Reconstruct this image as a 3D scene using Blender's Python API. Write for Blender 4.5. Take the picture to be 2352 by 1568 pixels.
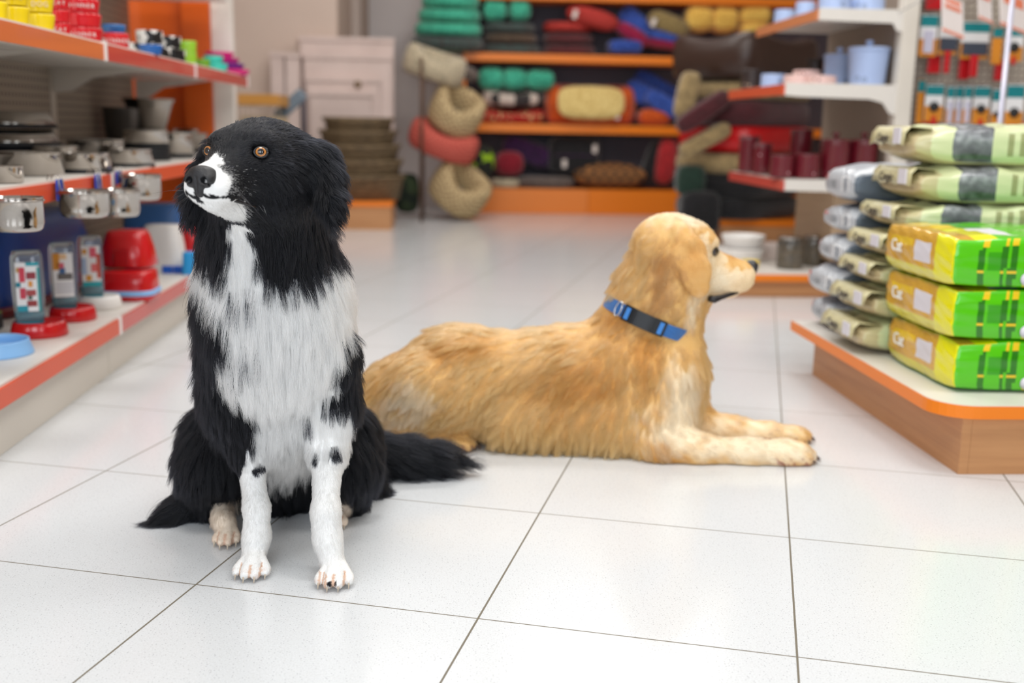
import bpy, bmesh, math, random
import numpy as np
from mathutils import Vector, Matrix, kdtree
random.seed(7); RNG = np.random.default_rng(11)
SC = bpy.context.scene
COL = SC.collection
for o in list(bpy.data.objects): bpy.data.objects.remove(o)

# ---------------- camera ----------------
F_PX = 2472.4
CAM = np.array([0.0, 0.0, 0.6252])
RT = np.array([0.99815919, -0.0578346, 0.01825892])
UP = np.array([-0.0065019, 0.19728245, 0.98032513])
FW = np.array([0.06029888, 0.97863926, -0.19654326])
cam = bpy.data.cameras.new('camera'); camo = bpy.data.objects.new('camera', cam); COL.objects.link(camo)
camo.matrix_world = Matrix(((RT[0], UP[0], -FW[0], CAM[0]), (RT[1], UP[1], -FW[1], CAM[1]), (RT[2], UP[2], -FW[2], CAM[2]), (0, 0, 0, 1)))
cam.sensor_width = 36.0; cam.lens = 36.0 * F_PX / 2352.0
cam.clip_start = 0.05; cam.clip_end = 60
cam.dof.use_dof = True; cam.dof.focus_distance = 1.43; cam.dof.aperture_fstop = 2.9
SC.camera = camo

# ---------------- world, light, exposure ----------------
w = bpy.data.worlds.new('world'); SC.world = w; w.use_nodes = True
w.node_tree.nodes['Background'].inputs[0].default_value = (0.93, 0.96, 1.0, 1)
w.node_tree.nodes['Background'].inputs[1].default_value = 0.55
SC.view_settings.view_transform = 'Standard'; SC.view_settings.look = 'None'
SC.view_settings.gamma = 1.0; SC.view_settings.use_curve_mapping = False
SC.view_settings.exposure = 0.38
def area(name, loc, rot, sx, sy, power, col):
    l = bpy.data.lights.new(name, 'AREA'); l.shape = 'RECTANGLE'; l.size = sx; l.size_y = sy; l.energy = power; l.color = col
    o = bpy.data.objects.new(name, l); COL.objects.link(o); o.location = loc; o.rotation_euler = rot
    return o
for wx, ww, wp in ((-2.9, 1.0, 24), (-0.7, 1.3, 38), (1.6, 1.0, 24)): area('shopfront_daylight', (wx, -2.36, 1.55), (math.radians(80), 0, 0), ww, 1.7, wp, (0.86, 0.93, 1.0))
for (lx, ly, pw) in ((-0.3, 1.0, 24), (1.4, 1.6, 20), (-0.3, 3.4, 17), (1.1, 3.6, 16), (-0.5, 5.6, 13), (1.1, 6.4, 16)):
    area('ceiling_panel_light', (lx, ly, 2.78), (0, 0, 0), 1.2, 0.6, pw, (1.0, 0.985, 0.955))

# ---------------- helpers ----------------
def ray(px, py): return FW * F_PX + RT * (px - 1176) - UP * (py - 784)
def on(ax, val, px, py):
    d = ray(px, py); i = 'XYZ'.index(ax)
    return CAM + d * (val - CAM[i]) / d[i]
def mpp(P): return float((np.asarray(P) - CAM) @ FW) / F_PX      # metres per photo pixel at P

MATS = {}
def srgb(c):
    out = []
    for v in c[:3]:
        v = v / 255.0
        out.append(v / 12.92 if v <= 0.04045 else ((v + 0.055) / 1.055) ** 2.4)
    return tuple(out)
def mat(name, col, rough=0.5, metal=0.0, spec=0.5, trans=0.0, coat=0.0, sheen=0.0, emit=None, alpha=1.0):
    key = (name, tuple(col), rough, metal, trans)
    if key in MATS: return MATS[key]
    m = bpy.data.materials.new(name); m.use_nodes = True
    b = m.node_tree.nodes['Principled BSDF']
    b.inputs['Base Color'].default_value = (*srgb(col), 1)
    b.inputs['Roughness'].default_value = rough; b.inputs['Metallic'].default_value = metal
    b.inputs['Specular IOR Level'].default_value = spec
    b.inputs['Transmission Weight'].default_value = trans
    b.inputs['Coat Weight'].default_value = coat
    b.inputs['Sheen Weight'].default_value = sheen
    if emit:
        b.inputs['Emission Color'].default_value = (*srgb(emit[0]), 1); b.inputs['Emission Strength'].default_value = emit[1]
    MATS[key] = m
    return m
class NT:
    """tiny node helper on a material's principled shader"""
    def __init__(s, m):
        s.m = m; s.n = m.node_tree.nodes; s.l = m.node_tree.links; s.b = s.n['Principled BSDF']
    def new(s, t, **kw):
        x = s.n.new(t)
        for k, v in kw.items(): setattr(x, k, v)
        return x
    def link(s, a, b): s.l.new(a, b)
    def coords(s, kind='Object'): return s.new('ShaderNodeTexCoord').outputs[kind]
    def ramp(s, fac, stops, interp='LINEAR'):
        r = s.new('ShaderNodeValToRGB'); r.color_ramp.interpolation = interp
        e = r.color_ramp.elements
        while len(e) > 1: e.remove(e[-1])
        for i, (p, c) in enumerate(stops):
            q = e[0] if i == 0 else e.new(p)
            q.position = p; q.color = (*srgb(c), 1)
        s.link(fac, r.inputs[0]); return r.outputs[0]
def noise_mat(name, stops, scale=20, rough=0.7, detail=3, stretch=(1, 1, 1), bump=0.0, kind='noise', interp='LINEAR', metal=0, spec=0.5, sheen=0, coords='Object', coat=0.0):
    key = ('N', name, scale)
    if key in MATS: return MATS[key]
    m = mat(name + '_p', stops[0][1], rough, metal, spec, sheen=sheen, coat=coat); MATS.pop((name + '_p', tuple(stops[0][1]), rough, metal, 0.0))
    m.name = name
    t = NT(m); mp = t.new('ShaderNodeMapping'); mp.inputs['Scale'].default_value = stretch
    t.link(t.coords(coords), mp.inputs[0])
    if kind == 'noise':
        x = t.new('ShaderNodeTexNoise'); x.inputs['Scale'].default_value = scale; x.inputs['Detail'].default_value = detail; out = x.outputs[0]
    elif kind == 'checker':
        x = t.new('ShaderNodeTexChecker'); x.inputs['Scale'].default_value = scale; out = x.outputs['Fac']
    elif kind == 'voronoi':
        x = t.new('ShaderNodeTexVoronoi'); x.inputs['Scale'].default_value = scale; out = x.outputs['Distance']
    elif kind == 'cells':
        x = t.new('ShaderNodeTexVoronoi'); x.inputs['Scale'].default_value = scale; sp = t.new('ShaderNodeSeparateColor'); t.link(x.outputs['Color'], sp.inputs[0]); out = sp.outputs[0]
    elif kind == 'wave':
        x = t.new('ShaderNodeTexWave'); x.inputs['Scale'].default_value = scale; x.inputs['Distortion'].default_value = 1.0; out = x.outputs['Fac']
    t.link(mp.outputs[0], x.inputs['Vector'])
    t.link(t.ramp(out, stops, interp), t.b.inputs['Base Color'])
    if bump:
        bn = t.new('ShaderNodeBump'); bn.inputs['Strength'].default_value = bump; bn.inputs['Distance'].default_value = 0.004
        t.link(out, bn.inputs['Height']); t.link(bn.outputs[0], t.b.inputs['Normal'])
    MATS[key] = m
    return m

def mesh_obj(name, verts, faces, m=None, parent=None, smooth=False, loc=None):
    me = bpy.data.meshes.new(name)
    me.from_pydata([tuple(map(float, v)) for v in verts], [], [tuple(f) for f in faces]); me.update()
    if smooth: me.polygons.foreach_set('use_smooth', [True] * len(me.polygons))
    o = bpy.data.objects.new(name, me); COL.objects.link(o)
    ms = m if isinstance(m, (list, tuple)) else [m]
    for x in ms:
        if x: me.materials.append(x)
    if parent: o.parent = parent
    if loc is not None: o.location = loc
    return o
class MB:
    """collects shapes, links them as ONE mesh"""
    def __init__(s): s.v = []; s.f = []; s.mi = []; s.sm = []
    def add(s, vs, fs, mi=0, smooth=False):
        n = len(s.v); s.v += [tuple(map(float, v)) for v in vs]; s.f += [tuple(i + n for i in f) for f in fs]
        s.mi += [mi] * len(fs); s.sm += [smooth] * len(fs); return s
    def box(s, x0, x1, y0, y1, z0, z1, mi=0, b=0.0):
        if b <= 0:
            vs = [(x, y, z) for x in (x0, x1) for y in (y0, y1) for z in (z0, z1)]
            return s.add(vs, [(0, 1, 3, 2), (4, 6, 7, 5), (0, 4, 5, 1), (2, 3, 7, 6), (0, 2, 6, 4), (1, 5, 7, 3)], mi)
        bm = bmesh.new(); bmesh.ops.create_cube(bm, size=1.0)
        for v in bm.verts: v.co = Vector(((x0 + x1) / 2 + v.co.x * (x1 - x0), (y0 + y1) / 2 + v.co.y * (y1 - y0), (z0 + z1) / 2 + v.co.z * (z1 - z0)))
        bmesh.ops.bevel(bm, geom=bm.edges[:], offset=b, segments=2, affect='EDGES', profile=0.6)
        bm.verts.index_update()
        s.add([v.co[:] for v in bm.verts], [[v.index for v in f.verts] for f in bm.faces], mi, False); bm.free(); return s
    def lathe(s, prof, cx=0, cy=0, cz=0, n=32, mi=0, squash=1.0, rectness=0.0, smooth=True):
        vs = []; fs = []
        for (r, z) in prof:
            for k in range(n):
                a = 2 * math.pi * k / n; c, q = math.cos(a), math.sin(a)
                if rectness: 
                    g = (abs(c) ** (2 + rectness) + abs(q) ** (2 + rectness)) ** (-1 / (2 + rectness)); c, q = c * g, q * g
                vs.append((cx + r * c, cy + r * q * squash, cz + z))
        for i in range(len(prof) - 1):
            for k in range(n):
                a = i * n + k; b = i * n + (k + 1) % n; fs.append((a, b, b + n, a + n))
        if prof[0][0] > 1e-6: fs.append(tuple(range(n - 1, -1, -1)))
        if prof[-1][0] > 1e-6: fs.append(tuple((len(prof) - 1) * n + k for k in range(n)))
        return s.add(vs, fs, mi, smooth)
    def tube(s, pts, r, n=8, mi=0):
        pts = [Vector(p) for p in pts]; vs = []; fs = []
        rr = r if isinstance(r, (list, tuple)) else [r] * len(pts)
        for i, p in enumerate(pts):
            d = (pts[min(i + 1, len(pts) - 1)] - pts[max(i - 1, 0)]).normalized()
            a = d.orthogonal().normalized() if i == 0 else (a - d * a.dot(d)).normalized()
            b = d.cross(a)
            for k in range(n):
                t = 2 * math.pi * k / n; vs.append(p + (a * math.cos(t) + b * math.sin(t)) * rr[i])
        for i in range(len(pts) - 1):
            for k in range(n):
                x = i * n + k; y = i * n + (k + 1) % n; fs.append((x, y, y + n, x + n))
        fs.append(tuple(range(n - 1, -1, -1))); fs.append(tuple((len(pts) - 1) * n + k for k in range(n)))
        return s.add(vs, fs, mi, True)
    def prism(s, poly, ax, a, b, mi=0):
        """extrude a 2-D polygon along axis ax from a to b; poly in the two other axes in XYZ order"""
        n = len(poly); vs = []
        for t in (a, b):
            for (u, v) in poly:
                vs.append({'X': (t, u, v), 'Y': (u, t, v), 'Z': (u, v, t)}[ax])
        fs = [tuple(range(n)), tuple(range(2 * n - 1, n - 1, -1))] + [(i, i + n, (i + 1) % n + n, (i + 1) % n) for i in range(n)]
        return s.add(vs, fs, mi)
    def build(s, name, m=None, parent=None, loc=None):
        me = bpy.data.meshes.new(name); me.from_pydata(s.v, [], s.f); me.update()
        bm = bmesh.new(); bm.from_mesh(me); bmesh.ops.recalc_face_normals(bm, faces=bm.faces[:]); bm.to_mesh(me); bm.free()
        for x in (m if isinstance(m, (list, tuple)) else [m]):
            if x: me.materials.append(x)
        me.polygons.foreach_set('material_index', s.mi); me.polygons.foreach_set('use_smooth', s.sm); me.update()
        o = bpy.data.objects.new(name, me); COL.objects.link(o)
        if parent: o.parent = parent
        if loc is not None: o.location = loc
        return o
def tag(o, label=None, cat=None, group=None, kind=None):
    if label: o['label'] = label
    if cat: o['category'] = cat
    if group: o['group'] = group
    if kind: o['kind'] = kind
    return o
def thing(name, loc, label, cat, group=None, rz=0.0):
    o = bpy.data.objects.new(name, None); o.empty_display_size = 0.05; COL.objects.link(o)
    o.location = tuple(map(float, loc)); o.rotation_euler = (0, 0, rz)
    return tag(o, label, cat, group)
def kids(o): return [c for c in bpy.data.objects if c.parent == o]
def copy_tree(o, parent=None):
    c = o.copy(); COL.objects.link(c)
    if parent: c.parent = parent
    for ch in kids(o): copy_tree(ch, c)
    return c
def text_mesh(name, s, size, m, parent, loc, rot, depth=0.0006, align='CENTER', sx=1.0):
    cu = bpy.data.curves.new(name, 'FONT'); cu.body = s; cu.size = size; cu.extrude = depth; cu.align_x = align; cu.align_y = 'CENTER'; cu.resolution_u = 3
    t = bpy.data.objects.new(name, cu); COL.objects.link(t)
    dg = bpy.context.evaluated_depsgraph_get(); me = bpy.data.meshes.new_from_object(t.evaluated_get(dg))
    bpy.data.objects.remove(t); bpy.data.curves.remove(cu)
    me.materials.clear(); me.materials.append(m)
    o = bpy.data.objects.new(name, me); COL.objects.link(o)
    o.parent = parent; o.location = loc; o.rotation_euler = rot; o.scale = (sx, 1, 1)
    return o
FUR_N = (260000, 200000)
# ---------------- room ----------------
TH = math.radians(-16.2); TILE_O = (-0.61431, 1.90099)
fm = mat('floor_tile', (222, 222, 220), 0.22)
t = NT(fm)
mp = t.new('ShaderNodeMapping'); mp.vector_type = 'TEXTURE'
mp.inputs['Location'].default_value = (TILE_O[0], TILE_O[1], 0); mp.inputs['Rotation'].default_value = (0, 0, TH); mp.inputs['Scale'].default_value = (0.4, 0.4, 0.4)
t.link(t.coords('Object'), mp.inputs[0])
sx = t.new('ShaderNodeSeparateXYZ'); t.link(mp.outputs[0], sx.inputs[0])
def edge_dist(sock):
    a = t.new('ShaderNodeMath', operation='FRACT'); t.link(sock, a.inputs[0])
    b = t.new('ShaderNodeMath', operation='SUBTRACT'); b.inputs[1].default_value = 0.5; t.link(a.outputs[0], b.inputs[0])
    c = t.new('ShaderNodeMath', operation='ABSOLUTE'); t.link(b.outputs[0], c.inputs[0]); return c.outputs[0]
ex, ey = edge_dist(sx.outputs[0]), edge_dist(sx.outputs[1])
mx = t.new('ShaderNodeMath', operation='GREATER_THAN'); mx.inputs[1].default_value = 0.4965; t.link(ex, mx.inputs[0])
my = t.new('ShaderNodeMath', operation='GREATER_THAN'); my.inputs[1].default_value = 0.4972; t.link(ey, my.inputs[0])
gr = t.new('ShaderNodeMath', operation='MAXIMUM'); t.link(mx.outputs[0], gr.inputs[0]); t.link(my.outputs[0], gr.inputs[1])
vo = t.new('ShaderNodeTexVoronoi'); vo.inputs['Scale'].default_value = 260; t.link(t.coords('Object'), vo.inputs['Vector'])
sp = t.new('ShaderNodeSeparateColor'); t.link(vo.outputs['Color'], sp.inputs[0])
big = t.ramp(vo.outputs['Distance'], [(0.0, (150, 152, 158)), (0.16, (196, 197, 200)), (0.30, (219, 221, 223))])
sel = t.new('ShaderNodeMath', operation='GREATER_THAN'); sel.inputs[1].default_value = 0.55; t.link(sp.outputs[0], sel.inputs[0])
base = t.new('ShaderNodeMix'); base.data_type = 'RGBA'; t.link(sel.outputs[0], base.inputs[0])
no = t.new('ShaderNodeTexNoise'); no.inputs['Scale'].default_value = 420; no.inputs['Detail'].default_value = 2; t.link(t.coords('Object'), no.inputs['Vector'])
fine = t.ramp(no.outputs[0], [(0.30, (208, 209, 210)), (0.5, (219, 221, 223)), (0.75, (227, 229, 231))])
t.link(fine, base.inputs[6]); t.link(big, base.inputs[7])
gm = t.new('ShaderNodeMix'); gm.data_type = 'RGBA'; t.link(gr.outputs[0], gm.inputs[0]); t.link(base.outputs[2], gm.inputs[6]); gm.inputs[7].default_value = (*srgb((118, 110, 96)), 1)
t.link(gm.outputs[2], t.b.inputs['Base Color'])
rg = t.new('ShaderNodeMapRange'); rg.inputs[3].default_value = 0.17; rg.inputs[4].default_value = 0.8; t.link(gr.outputs[0], rg.inputs[0]); t.link(rg.outputs[0], t.b.inputs['Roughness'])
bp = t.new('ShaderNodeBump'); bp.invert = True; bp.inputs['Strength'].default_value = 0.6; bp.inputs['Distance'].default_value = 0.001
t.link(gr.outputs[0], bp.inputs['Height']); t.link(bp.outputs[0], t.b.inputs['Normal'])
tag(MB().box(-4.0, 4.6, -2.4, 8.5, -0.08, 0.0).build('floor', fm), kind='structure')
wall_m = noise_mat('wall_paint', [(0.3, (205, 184, 170)), (0.7, (210, 189, 175))], 3, 0.85)
wall_grey = mat('wall_paint_grey', (196, 188, 186), 0.85)
tag(MB().box(-4.0, 4.6, 8.3, 8.42, 0, 2.9).build('wall_back', wall_grey), kind='structure')
tag(MB().box(-4.12, -4.0, -2.4, 8.42, 0, 2.9).build('wall_left', wall_m), kind='structure')
tag(MB().box(4.6, 4.72, -2.4, 8.42, 0, 2.9).build('wall_right', wall_m), kind='structure')
ceil = MB().box(-4.12, 4.72, -2.4, 8.42, 2.9, 3.0).build('ceiling', mat('ceiling_paint', (236, 234, 230), 0.9)); tag(ceil, kind='structure')
tag(MB().box(-4.0, -0.714, 7.2, 8.299, 0, 2.9).build('wall_side', wall_m), kind='structure')
tag(MB().box(-0.713, -0.638, 8.22, 8.299, 0, 2.9).build('trim_1', mat('column_paint', (206, 190, 180), 0.8)), kind='structure')
tag(MB().box(-0.637, -0.592, 8.2, 8.299, 0, 2.9).build('trim_2', mat('column_edge', (150, 132, 120), 0.8)), kind='structure')

# shop front added behind the camera to darken steel reflections: wall, lintel, dark mullions
wf = MB(); wf.box(-4.12, 4.72, -2.52, -2.4, 0, .5); wf.box(-4.12, 4.72, -2.52, -2.4, 2.5, 2.9)
for xa, xb in ((-4.12, -3.45), (-2.35, -1.40), (0.0, 1.05), (2.15, 4.72)): wf.box(xa, xb, -2.52, -2.4, .5, 2.5)
tag(wf.build('added_wall_front', mat('dark_reflection_wall', (92, 84, 80), .8)), kind='structure')
# ---------------- animal toolkit: implicit body, surface nets, fur strands ----------------
class Body:
    def __init__(s): s.P = []
    def cone(s, a, b, ra, rb, k=0.02, fur=None, flow=None, lay=0.3, sub=False):
        s.P.append(dict(t='c', a=np.array(a, float), b=np.array(b, float), ra=ra, rb=rb, k=k, fur=fur, flow=flow, lay=lay, sub=sub)); return s
    def ell(s, c, r, M=None, k=0.02, fur=None, flow=None, lay=0.3, sub=False):
        s.P.append(dict(t='e', c=np.array(c, float), r=np.array(r, float), M=np.eye(3) if M is None else np.array(M, float), k=k, fur=fur, flow=flow, lay=lay, sub=sub)); return s
    def chain(s, pts, k=0.02, fur=None, lay=0.3, flow=None):
        for (a, ra), (b, rb) in zip(pts[:-1], pts[1:]): s.cone(a, b, ra, rb, k, fur, flow, lay)
        return s
    @staticmethod
    def dist(p, X):
        if p['t'] == 'c':
            ba = p['b'] - p['a']; L2 = ba @ ba + 1e-12
            h = np.clip(((X - p['a']) @ ba) / L2, 0, 1)
            # taper-corrected
            d = np.linalg.norm(X - p['a'] - h[..., None] * ba, axis=-1)
            return d - (p['ra'] + (p['rb'] - p['ra']) * h)
        q = (X - p['c']) @ p['M'].T
        k0 = np.linalg.norm(q / p['r'], axis=-1); k1 = np.linalg.norm(q / (p['r'] ** 2), axis=-1) + 1e-9
        return k0 * (k0 - 1) / k1
    def bounds(s, p, m):
        if p['t'] == 'c':
            lo = np.minimum(p['a'] - p['ra'], p['b'] - p['rb']); hi = np.maximum(p['a'] + p['ra'], p['b'] + p['rb'])
        else:
            e = np.sqrt(((p['M'].T * p['r']) ** 2).sum(axis=1)); lo, hi = p['c'] - e, p['c'] + e
        return lo - m, hi + m
    def mesh(s, h=0.004, zmin=0.0):
        lo = np.min([s.bounds(p, 0.02)[0] for p in s.P if not p['sub']], axis=0); hi = np.max([s.bounds(p, 0.02)[1] for p in s.P if not p['sub']], axis=0)
        n = np.ceil((hi - lo) / h).astype(int) + 1
        D = np.full(n, 0.05, np.float32)
        ax = [lo[i] + h * np.arange(n[i]) for i in range(3)]
        for p in s.P:
            a, b = s.bounds(p, 0.045)
            i0 = np.clip(((a - lo) / h).astype(int), 0, n - 1); i1 = np.clip(((b - lo) / h).astype(int) + 1, 0, n)
            sl = tuple(slice(x, y) for x, y in zip(i0, i1))
            X = np.stack(np.meshgrid(*(ax[i][sl[i]] for i in range(3)), indexing='ij'), -1)
            d = s.dist(p, X).astype(np.float32); o = D[sl]; k = p['k']
            if p['sub']:
                hh = np.maximum(k - np.abs(-d - o), 0) / k; D[sl] = np.maximum(o, -d) + hh * hh * k / 4
            else:
                hh = np.maximum(k - np.abs(d - o), 0) / k; D[sl] = np.minimum(o, d) - hh * hh * k / 4
        Z = ax[2][None, None, :] - zmin
        D = np.maximum(D, -Z.astype(np.float32))           # rests on the floor
        return surface_nets(D, lo, h)
def surface_nets(D, lo, h):
    S = D < 0
    n = np.array(D.shape) - 1
    cnt = np.zeros(n, np.int8)
    for dx in (0, 1):
        for dy in (0, 1):
            for dz in (0, 1): cnt += S[dx:dx + n[0], dy:dy + n[1], dz:dz + n[2]]
    act = (cnt > 0) & (cnt < 8); idx = -np.ones(n, np.int64); C = np.argwhere(act); idx[act] = np.arange(len(C))
    acc = np.zeros((len(C), 3)); m = np.zeros(len(C))
    cor = [(a, b, c) for a in (0, 1) for b in (0, 1) for c in (0, 1)]
    val = {c: D[C[:, 0] + c[0], C[:, 1] + c[1], C[:, 2] + c[2]] for c in cor}
    for c in cor:
        for ax in range(3):
            if c[ax] == 0:
                e = list(c); e[ax] = 1; e = tuple(e); a, b = val[c], val[e]; x = (a < 0) != (b < 0)
                t = np.where(x, a / np.where(x, a - b, 1), 0); q = np.tile(np.array(c, float), (len(C), 1)); q[:, ax] = t
                acc[x] += q[x]; m[x] += 1
    V = lo + h * (C + acc / m[:, None])
    F = []
    for ax in range(3):
        sh = list(D.shape); a = [slice(None)] * 3; b = [slice(None)] * 3; a[ax] = slice(0, -1); b[ax] = slice(1, None)
        E = S[tuple(a)] != S[tuple(b)]; W = S[tuple(a)]
        u, v = (ax + 1) % 3, (ax + 2) % 3
        I = np.argwhere(E); I = I[(I[:, u] > 0) & (I[:, v] > 0) & (I[:, u] < n[u]) & (I[:, v] < n[v])]
        def g(du, dv):
            J = I.copy(); J[:, u] -= du; J[:, v] -= dv; return idx[J[:, 0], J[:, 1], J[:, 2]]
        q = np.stack([g(1, 1), g(0, 1), g(0, 0), g(1, 0)], 1); fl = ~W[I[:, 0], I[:, 1], I[:, 2]]
        q[fl] = q[fl][:, ::-1]; F.append(q)
    F = np.concatenate(F)
    # light smoothing of the grid facets
    for _ in range(2):
        s = np.zeros_like(V); c = np.zeros(len(V))
        for i in range(4):
            np.add.at(s, F[:, i], V[F[:, (i + 1) % 4]]); np.add.at(c, F[:, i], 1)
        V = V * 0.5 + 0.5 * s / np.maximum(c, 1)[:, None]
    return V, F
def vnormals(V, F):
    fn = np.cross(V[F[:, 2]] - V[F[:, 0]], V[F[:, 3]] - V[F[:, 1]]); N = np.zeros_like(V)
    for i in range(4): np.add.at(N, F[:, i], fn)
    return N / (np.linalg.norm(N, axis=1)[:, None] + 1e-12)
def np_mesh(name, V, F, m, parent, colors=None):
    me = bpy.data.meshes.new(name); me.vertices.add(len(V)); me.vertices.foreach_set('co', V.astype(np.float32).ravel())
    me.loops.add(F.size); me.loops.foreach_set('vertex_index', F.astype(np.int32).ravel())
    me.polygons.add(len(F)); me.polygons.foreach_set('loop_start', np.arange(0, F.size, 4, dtype=np.int32))
    me.polygons.foreach_set('use_smooth', np.ones(len(F), bool)); me.update(calc_edges=True); me.validate()
    if colors is not None:
        a = me.color_attributes.new('coat', 'FLOAT_COLOR', 'POINT')
        a.data.foreach_set('color', np.concatenate([colors, np.ones((len(colors), 1))], 1).astype(np.float32).ravel())
    me.materials.append(m); o = bpy.data.objects.new(name, me); COL.objects.link(o); o.parent = parent
    return o
def coat_mat(name, rough=0.5, spec=0.3, sheen=0.0, hair=False):
    m = mat(name, (128, 128, 128), rough, spec=spec, sheen=sheen); t = NT(m)
    a = t.new('ShaderNodeAttribute', attribute_name='coat'); t.link(a.outputs['Color'], t.b.inputs['Base Color'])
    if hair:
        tr = t.new('ShaderNodeBsdfHairPrincipled'); tr.parametrization = 'COLOR'; t.link(a.outputs['Color'], tr.inputs['Color']); tr.inputs['Roughness'].default_value = .38; tr.inputs['Radial Roughness'].default_value = .6; tr.inputs['IOR'].default_value = 1.42
        mx = t.new('ShaderNodeMixShader'); mx.inputs[0].default_value = .78
        t.link(t.b.outputs[0], mx.inputs[1]); t.link(tr.outputs[0], mx.inputs[2]); t.link(mx.outputs[0], t.n['Material Output'].inputs['Surface'])
    return m
def unit(v): return v / (np.linalg.norm(v, axis=-1, keepdims=True) + 1e-12)
def vnoise(X, s, seed=0):
    """cheap smooth 3-D noise, about -1..1"""
    r = np.random.default_rng(seed); out = np.zeros(len(X))
    for _ in range(5):
        k = r.normal(size=3) * s; out += np.sin(X @ k + r.uniform(0, 6.28))
    return out / 3.0
def grow_fur(name, body, V, F, parent, m, count, colorf, lenf=None, skip=None, clump=2600, clumpy=0.6, width=0.00022, K=7, droop=0.35, seed=1, wave=0.08, floor=0.001, dens=None):
    r = np.random.default_rng(seed)
    fa = np.linalg.norm(np.cross(V[F[:, 2]] - V[F[:, 0]], V[F[:, 3]] - V[F[:, 1]]), axis=1)
    cen = V[F].mean(1)
    if dens is not None: fa = fa * dens(cen)
    fi = r.choice(len(F), count, p=fa / fa.sum()); u, v = r.random(count), r.random(count)
    A = V[F[fi]]; X = (A[:, 0] * ((1 - u) * (1 - v))[:, None] + A[:, 1] * (u * (1 - v))[:, None] + A[:, 2] * (u * v)[:, None] + A[:, 3] * ((1 - u) * v)[:, None])
    N = vnormals(V, F)[F[fi, 0]]
    keep = X[:, 2] > 0.0015
    if skip is not None: keep &= ~skip(X)
    X, N = X[keep], N[keep]; n = len(X)
    W = np.zeros(n); FL = np.zeros((n, 3)); LN = np.zeros(n); LY = np.zeros(n)
    for p in body.P:
        if p['sub'] or p['fur'] is None: continue
        d = np.maximum(body.dist(p, X), 0.0) + 0.006; wt = d ** -3.0
        if p['flow'] is not None: fl = np.array(p['flow'], float)
        elif p['t'] == 'c': fl = p['b'] - p['a']
        else: fl = np.array((0, 0, -1.0))
        fl = fl / (np.linalg.norm(fl) + 1e-9)
        W += wt; FL += wt[:, None] * fl; LN += wt * p['fur']; LY += wt * p['lay']
    FL /= W[:, None]; LN /= W; LY /= W
    T = FL - (FL * N).sum(1)[:, None] * N; T = unit(T)
    if lenf is not None: LN = LN * lenf(X)
    # clump guides
    nc = min(clump, n); gi = r.choice(n, nc, replace=False); kd = kdtree.KDTree(nc)
    for j, g in enumerate(gi): kd.insert(X[g], j)
    kd.balance(); near = np.array([kd.find(x)[1] for x in X]); G = gi[near]
    jit = r.normal(size=(n, 3)) * 0.10; gj = r.normal(size=(nc, 3)) * 0.16
    Lr = LN * r.uniform(0.7, 1.12, n)
    def strand(idx, L, J):
        x, nn, tt, ly = X[idx], N[idx], T[idx], LY[idx]
        d = unit(tt + nn * ly[:, None] + J)
        P = [x]; dd = d; st = L / (K - 1)
        for i in range(1, K):
            g = np.array((0, 0, -1.0)) * (droop * i / K) * np.clip(L / 0.03, 0.1, 1.4)[:, None]
            dd = unit(dd + g * 0.5 - nn * (0.30 * ly / K * 2)[:, None])
            P.append(P[-1] + dd * st[:, None])
        return np.stack(P, 1)
    own = strand(np.arange(n), Lr, jit + gj[near] * 0.5)
    gd = strand(G, LN[G] * 1.03, gj[near])
    tt = np.linspace(0, 1, K)[None, :, None]
    cw = clumpy * (tt ** 1.3) * np.clip(LN / 0.018, 0.15, 1)[:, None, None]
    P = own * (1 - cw) + gd * cw
    ph = r.uniform(0, 6.28, n)[:, None]; wv = np.sin(ph + tt[..., 0] * 7.0)[..., None] * r.normal(size=(n, 1, 3)) * wave * Lr[:, None, None] * tt
    P = P + wv * 0.35
    P[:, :, 2] = np.maximum(P[:, :, 2], floor + 0.0015 * r.random((n, 1)))
    col = colorf(X, N) * r.uniform(0.86, 1.10, n)[:, None]
    cv = bpy.data.hair_curves.new(name); cv.add_curves([K] * n)
    cv.attributes['position'].data.foreach_set('vector', P.astype(np.float32).ravel())
    rad = cv.attributes.get('radius') or cv.attributes.new('radius', 'FLOAT', 'POINT')
    rr = (width * (1 - 0.80 * np.linspace(0, 1, K)[None, :] ** 1.5) * r.uniform(0.75, 1.25, n)[:, None]).astype(np.float32)
    rad.data.foreach_set('value', rr.ravel())
    a = cv.attributes.new('coat', 'FLOAT_COLOR', 'CURVE'); a.data.foreach_set('color', np.concatenate([np.clip(col, 0, 1), np.ones((n, 1))], 1).astype(np.float32).ravel())
    cv.materials.append(m); o = bpy.data.objects.new(name, cv); COL.objects.link(o); o.parent = parent
    return o
def sphere_obj(name, c, r, m, parent, scale=(1, 1, 1), M=None, seg=32):
    bm = bmesh.new(); bmesh.ops.create_uvsphere(bm, u_segments=seg, v_segments=seg // 2, radius=r)
    me = bpy.data.meshes.new(name); bm.to_mesh(me); bm.free(); me.polygons.foreach_set('use_smooth', [True] * len(me.polygons)); me.materials.append(m)
    o = bpy.data.objects.new(name, me); COL.objects.link(o); o.parent = parent
    mm = Matrix.Identity(3) if M is None else Matrix([list(map(float, x)) for x in M])
    o.matrix_local = Matrix.Translation(tuple(map(float, c))) @ mm.to_4x4() @ Matrix.Diagonal((*scale, 1)); return o
def blob(c, items, a=0.0):
    """smooth 3-D patch mask: max over (centre, radii) ellipsoids of 1-|.|, blurred edge"""
    out = np.full(len(c), -9.0)
    for (q, r) in items:
        out = np.maximum(out, 1 - np.linalg.norm((c - np.array(q)) / np.array(r), axis=1))
    return out
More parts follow.
